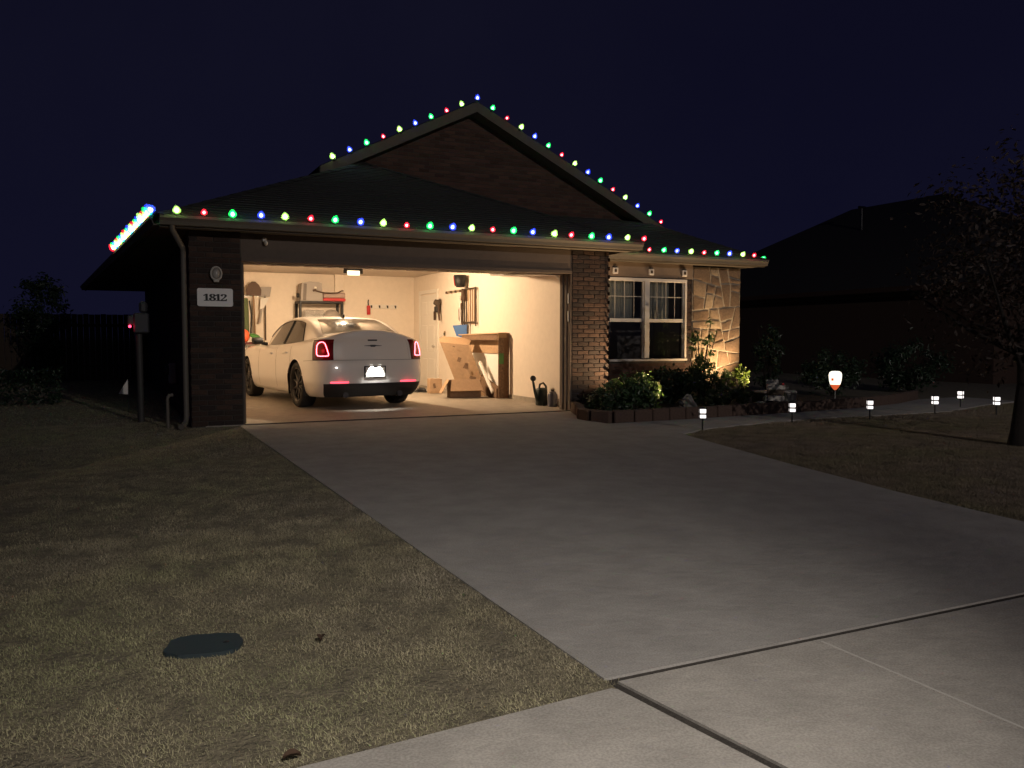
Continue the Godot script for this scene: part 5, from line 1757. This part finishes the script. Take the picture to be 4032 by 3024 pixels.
	part(la, "lantern_top", MB.new().lathe([Vector2(0.086, 0.335), Vector2(0.103, 0.40), Vector2(0.112, 0.47), Vector2(0.112, 0.52), Vector2(0.10, 0.555), Vector2(0.07, 0.575), Vector2(0, 0.58)], 24), M.lantern_glow)
	part(la, "square_patch", MB.new().box(V(-0.104, 0.43, 0.034), V(0.04, 0.045, 0.012), Basis.from_euler(V(0.0, -1.26, 0)), 0.002), M.lantern_orange)
	omni(la, V(0, 0.45, 0), 1.0, 0.85, 0.6, 0.02, 0.05, 4.0)
	# clipped hedge at the far left
	var hd := thing("clipped_hedge", "low clipped hedge running across the left side yard", "hedge", V(-4.0, 0, -5.2))
	var hb := MB.new()
	var r := RandomNumberGenerator.new()
	r.seed = 33
	for k in 2600:
		var q := V(r.randf_range(-2.6, 1.6), r.randf_range(0.02, 0.62), r.randf_range(-0.3, 0.3))
		var nn := V(r.randfn(), r.randfn() + 0.5, r.randfn() + 0.5).normalized()
		hb.leaf(q, nn.cross(V(r.randfn(), r.randfn(), r.randfn())).normalized(), nn, 0.09, 0.045)
	part(hd, "foliage", hb, M.leaf2)
	part(hd, "stem", MB.new().tube([V(-0.5, -0.02, 0), V(-0.5, 0.5, 0)], 0.03, 6).tube([V(0.6, -0.02, 0), V(0.6, 0.5, 0)], 0.03, 6), M.bark)
	# dead leaves along the lawn edge
	var spots2 := [[-1.135, 9.26, "curled brown leaf at the sidewalk edge of the lawn, lower left"], [-0.86, 8.39, "brown leaf lying in the grass right of the utility lid"]]
	for k in spots2.size():
		var q: Array = spots2[k]
		var lf := thing("fallen_leaf", q[2], "leaf", V(q[0], 0.006, q[1]), k * 1.3, "fallen leaves on the lawn")
		var b := MB.new()
		var rows := []
		for i in 7:
			var row := []
			var a := i / 6.0
			for j in 5:
				var w := (j - 2) / 2.0
				row.append(V(-0.024 + 0.048 * a, 0.012 * absf(w) + 0.008 * sin(a * PI), 0.016 * w * sin(PI * clampf(a * 0.94 + 0.04, 0, 1))))
			rows.append(row)
		b.grid(rows, true)
		part(lf, "blade", b, M.dry_leaf)


func ellipse(rx: float, ry: float, c: Vector3, n: int) -> Array:
	var a := []
	for k in n:
		a.append(c + V(rx * cos(TAU * k / n), ry * sin(TAU * k / n), 0))
	return a


# ---------------------------------------------------------------- string lights
func string_lights() -> void:
	var cols := {"w": [0.55, 1.0, 0.26], "r": [1.0, 0.02, 0.06], "g": [0.02, 1.0, 0.22], "b": [0.05, 0.10, 1.0]}
	for k in cols:
		var c: Array = cols[k]
		for q in [["bulb_halo_", 1.1, 0.20], ["inner_", 3.0, 0.5]]:  # the outer coat glows faintly as a drawn halo
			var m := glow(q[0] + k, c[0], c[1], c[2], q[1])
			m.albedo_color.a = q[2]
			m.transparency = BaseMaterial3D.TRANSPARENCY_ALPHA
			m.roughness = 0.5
		glow("core_" + k, lerpf(c[0], 1, 0.3), lerpf(c[1], 1, 0.3), lerpf(c[2], 1, 0.3), 14.0)
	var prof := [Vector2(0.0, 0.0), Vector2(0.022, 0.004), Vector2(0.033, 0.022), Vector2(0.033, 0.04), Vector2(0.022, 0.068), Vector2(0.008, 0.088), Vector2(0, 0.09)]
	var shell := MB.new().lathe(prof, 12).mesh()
	var inner := MB.new().lathe(prof, 12, Transform3D(Basis().scaled(V(0.66, 0.72, 0.66)), V(0, 0.01, 0))).mesh()
	var core := MB.new().lathe([Vector2(0.0, 0.012), Vector2(0.0125, 0.018), Vector2(0.0155, 0.032), Vector2(0.0115, 0.047), Vector2(0, 0.058)], 10).mesh()
	var sock := MB.new().lathe([Vector2(0.0, -0.03), Vector2(0.014, -0.03), Vector2(0.016, 0.004), Vector2(0, 0.004)], 8).mesh()
	var runs := []
	# [label, start, end, count, first colour index, tilt axis]
	var front := []
	for k in 22:
		front.append([V(-0.80 + 6.84 * k / 21.0 + rng.randf_range(-0.02, 0.02), 2.685 + rng.randf_range(-0.008, 0.008), 0.44), V(rng.randf_range(-0.15, 0.15), 0.75, 0.8)])
	runs.append(["string of coloured bulbs along the gutter above the garage door", front, "wrgb"])
	var left := []
	for k in 19:
		left.append([V(-1.06 - 0.43 * k / 19.0, 2.685, 0.33 - 5.3 * k / 19.0), V(-0.8, 0.75, rng.randf_range(-0.15, 0.15))])
	runs.append(["string of coloured bulbs running back along the left eave, seen end-on", left, "bgrw"])
	var gb := []
	for k in 24:
		var x := 1.95 + 0.2983 * k if k < 9 else 4.63 + 0.2935 * (k - 9)
		var sgn := -1.0 if k < 9 else (0.0 if k == 9 else 1.0)
		gb.append([V(x, 5.54 - 0.49 * absf(x - 4.63), -2.90), V(0.44 * sgn + rng.randf_range(-0.1, 0.1), 0.9, 0.1)])
	runs.append(["string of coloured bulbs outlining both rakes of the gable", gb, "wbgr"])
	var wg := []
	for k in 10:
		wg.append([V(6.96 + 0.309 * k + rng.randf_range(-0.02, 0.02), 2.735, -1.2), V(rng.randf_range(-0.1, 0.1), 0.75, 0.8)])
	wg.append([V(10.22, 2.72, -1.5), V(0.8, 0.75, 0)])
	runs.append(["string of coloured bulbs along the wing gutter above the window", wg, "wrgb"])
	for run in runs:
		var t := thing("string_lights", run[0], "string lights", run[1][0][0], 0, "strings of coloured bulbs on the eaves")
		var o: Vector3 = t.position
		var path := []
		for k in run[1].size():
			var q: Vector3 = run[1][k][0] - o
			path.append(q + V(0, -0.025, -0.01))
			if k < run[1].size() - 1:
				path.append(q.lerp(run[1][k + 1][0] - o, 0.5) + V(0, -0.04, -0.012))
		part(t, "cord", MB.new().tube(path, 0.005, 5), M.cord_green)
		for k in run[1].size():
			var c: String = run[2][k % 4]
			var up: Vector3 = run[1][k][1].normalized()
			var side := up.cross(V(0.3, 0.1, 1.0)).normalized()
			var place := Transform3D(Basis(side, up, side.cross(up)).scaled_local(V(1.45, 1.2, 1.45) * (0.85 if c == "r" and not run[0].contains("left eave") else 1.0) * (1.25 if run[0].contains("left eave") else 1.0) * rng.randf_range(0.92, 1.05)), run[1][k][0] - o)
			var b := part(t, "bulb_halo", shell, M["bulb_halo_" + c], place)  # outer shell, oversized and softly glowing to draw a halo
			part(b, "inner_glass", inner, M["inner_" + c])
			part(b, "glow_core", core, M["core_" + c])
			part(b, "socket", sock, M.cord_green)
			var cc: Array = cols[c]
			omni(b, V(0, 0.035, 0), cc[0], cc[1], cc[2], 0.009, 0.015, 3.0)


# ---------------------------------------------------------------- grass
func lawns() -> void:
	var r := RandomNumberGenerator.new()
	r.seed = 77
	var tufts := []
	var b := MB.new()
	for k in 18:
		var a := r.randf() * TAU
		var d := sqrt(r.randf()) * 0.045
		var p := V(cos(a) * d, -0.005, sin(a) * d)
		var h := r.randf_range(0.009, 0.022)
		var l := V(r.randfn() * 0.014, h, r.randfn() * 0.014)
		var s := V(cos(a + 1.3), 0, sin(a + 1.3)) * r.randf_range(0.002, 0.0036)
		var g := r.randf()
		var c := Color(0.48, 0.42, 0.29) if g < 0.62 else (Color(0.39, 0.36, 0.23) if g < 0.87 else Color(0.25, 0.28, 0.15))
		b.color(c * r.randf_range(0.82, 1.02))
		b.tri(p - s, p + s, p + l)
	var m := b.mesh()
	var nz := FastNoiseLite.new()
	nz.seed = 9
	nz.frequency = 0.55
	nz.fractal_octaves = 4
	var lid := Vector2(-1.268, 8.245)
	var left := PackedVector2Array([Vector2(-0.05, 0.06), Vector2(-0.052, 9.22), Vector2(-1.18, 9.30), Vector2(-9, 9.68), Vector2(-9, -13.5), Vector2(-0.72, -13.5), Vector2(-0.72, 0.06)])
	var right := PackedVector2Array([Vector2(4.66, 3.37), Vector2(5.2, 3.05), Vector2(6.0, 2.83), Vector2(7.5, 2.61), Vector2(9.0, 2.62), Vector2(10.4, 2.64), Vector2(12.5, 1.95), Vector2(17, 1.95), Vector2(17, 9.1), Vector2(4.2, 9.1), Vector2(3.6, 9.1), Vector2(3.64, 8.3), Vector2(3.79, 7.2), Vector2(4.1, 5.7), Vector2(4.46, 4.2)])
	for side in [[left, "grass_left", Rect2(-9, -13.5, 9, 23.2)], [right, "grass_right", Rect2(3.5, 1.9, 13.5, 7.3)]]:
		var xs: Array[Transform3D] = []
		var cs: Array[Color] = []
		var area: Rect2 = side[2]
		for band in [[6.2, 12.0, 0.023], [3.0, 6.2, 0.036], [-1.0, 3.0, 0.06], [-13.5, -1.0, 0.15]]:
			var cell: float = band[2]
			var z: float = maxf(band[0], area.position.y)
			while z < minf(band[1], area.end.y):
				var x := area.position.x
				while x < area.end.x:
					var p := Vector2(x + r.randf_range(-0.5, 0.5) * cell, z + r.randf_range(-0.5, 0.5) * cell)
					x += cell
					# only what the picture can show
					var to := p - Vector2(-1.552, 11.535)
					var ang := rad_to_deg(atan2(to.x, -to.y)) - 25.5
					if absf(ang) > 40.0:
						continue
					if not Geometry2D.is_point_in_polygon(p, side[0]):
						continue
					var dl := (p - lid).rotated(deg_to_rad(-15)) / Vector2(0.125, 0.095)
					if pow(absf(dl.x), 3) + pow(absf(dl.y), 3) < 1.0:
						continue
					var n := nz.get_noise_2d(p.x, p.y)
					var n2 := nz.get_noise_2d(p.x * 6.0 + 40.0, p.y * 6.0)
					if r.randf() < 0.05 or n2 < -0.34 and r.randf() < 0.6:
						continue
					var sc := (1.0 + 0.35 * r.randf()) * (cell / 0.044 if cell > 0.044 else 0.78) * (1.0 + 0.35 * n2)
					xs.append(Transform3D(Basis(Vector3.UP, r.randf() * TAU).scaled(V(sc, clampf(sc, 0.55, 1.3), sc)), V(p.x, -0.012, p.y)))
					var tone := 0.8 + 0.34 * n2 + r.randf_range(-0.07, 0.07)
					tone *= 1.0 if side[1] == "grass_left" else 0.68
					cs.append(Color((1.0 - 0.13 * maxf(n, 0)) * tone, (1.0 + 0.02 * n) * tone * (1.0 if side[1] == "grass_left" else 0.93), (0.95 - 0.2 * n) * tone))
				z += cell
		var mm := MultiMesh.new()
		mm.transform_format = MultiMesh.TRANSFORM_3D
		mm.use_colors = true
		mm.mesh = m
		mm.instance_count = xs.size()
		for i in xs.size():
			mm.set_instance_transform(i, xs[i])
			mm.set_instance_color(i, cs[i])
		var mi := MultiMeshInstance3D.new()
		mi.name = side[1]
		mi.multimesh = mm
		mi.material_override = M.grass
		add_child(mi)
		tag(mi, ["short dry tan lawn left of the driveway", "short dry lawn right of the driveway beside the walkway"][int(side[1] == "grass_right")], "grass")
		mi.set_meta("kind", "stuff")
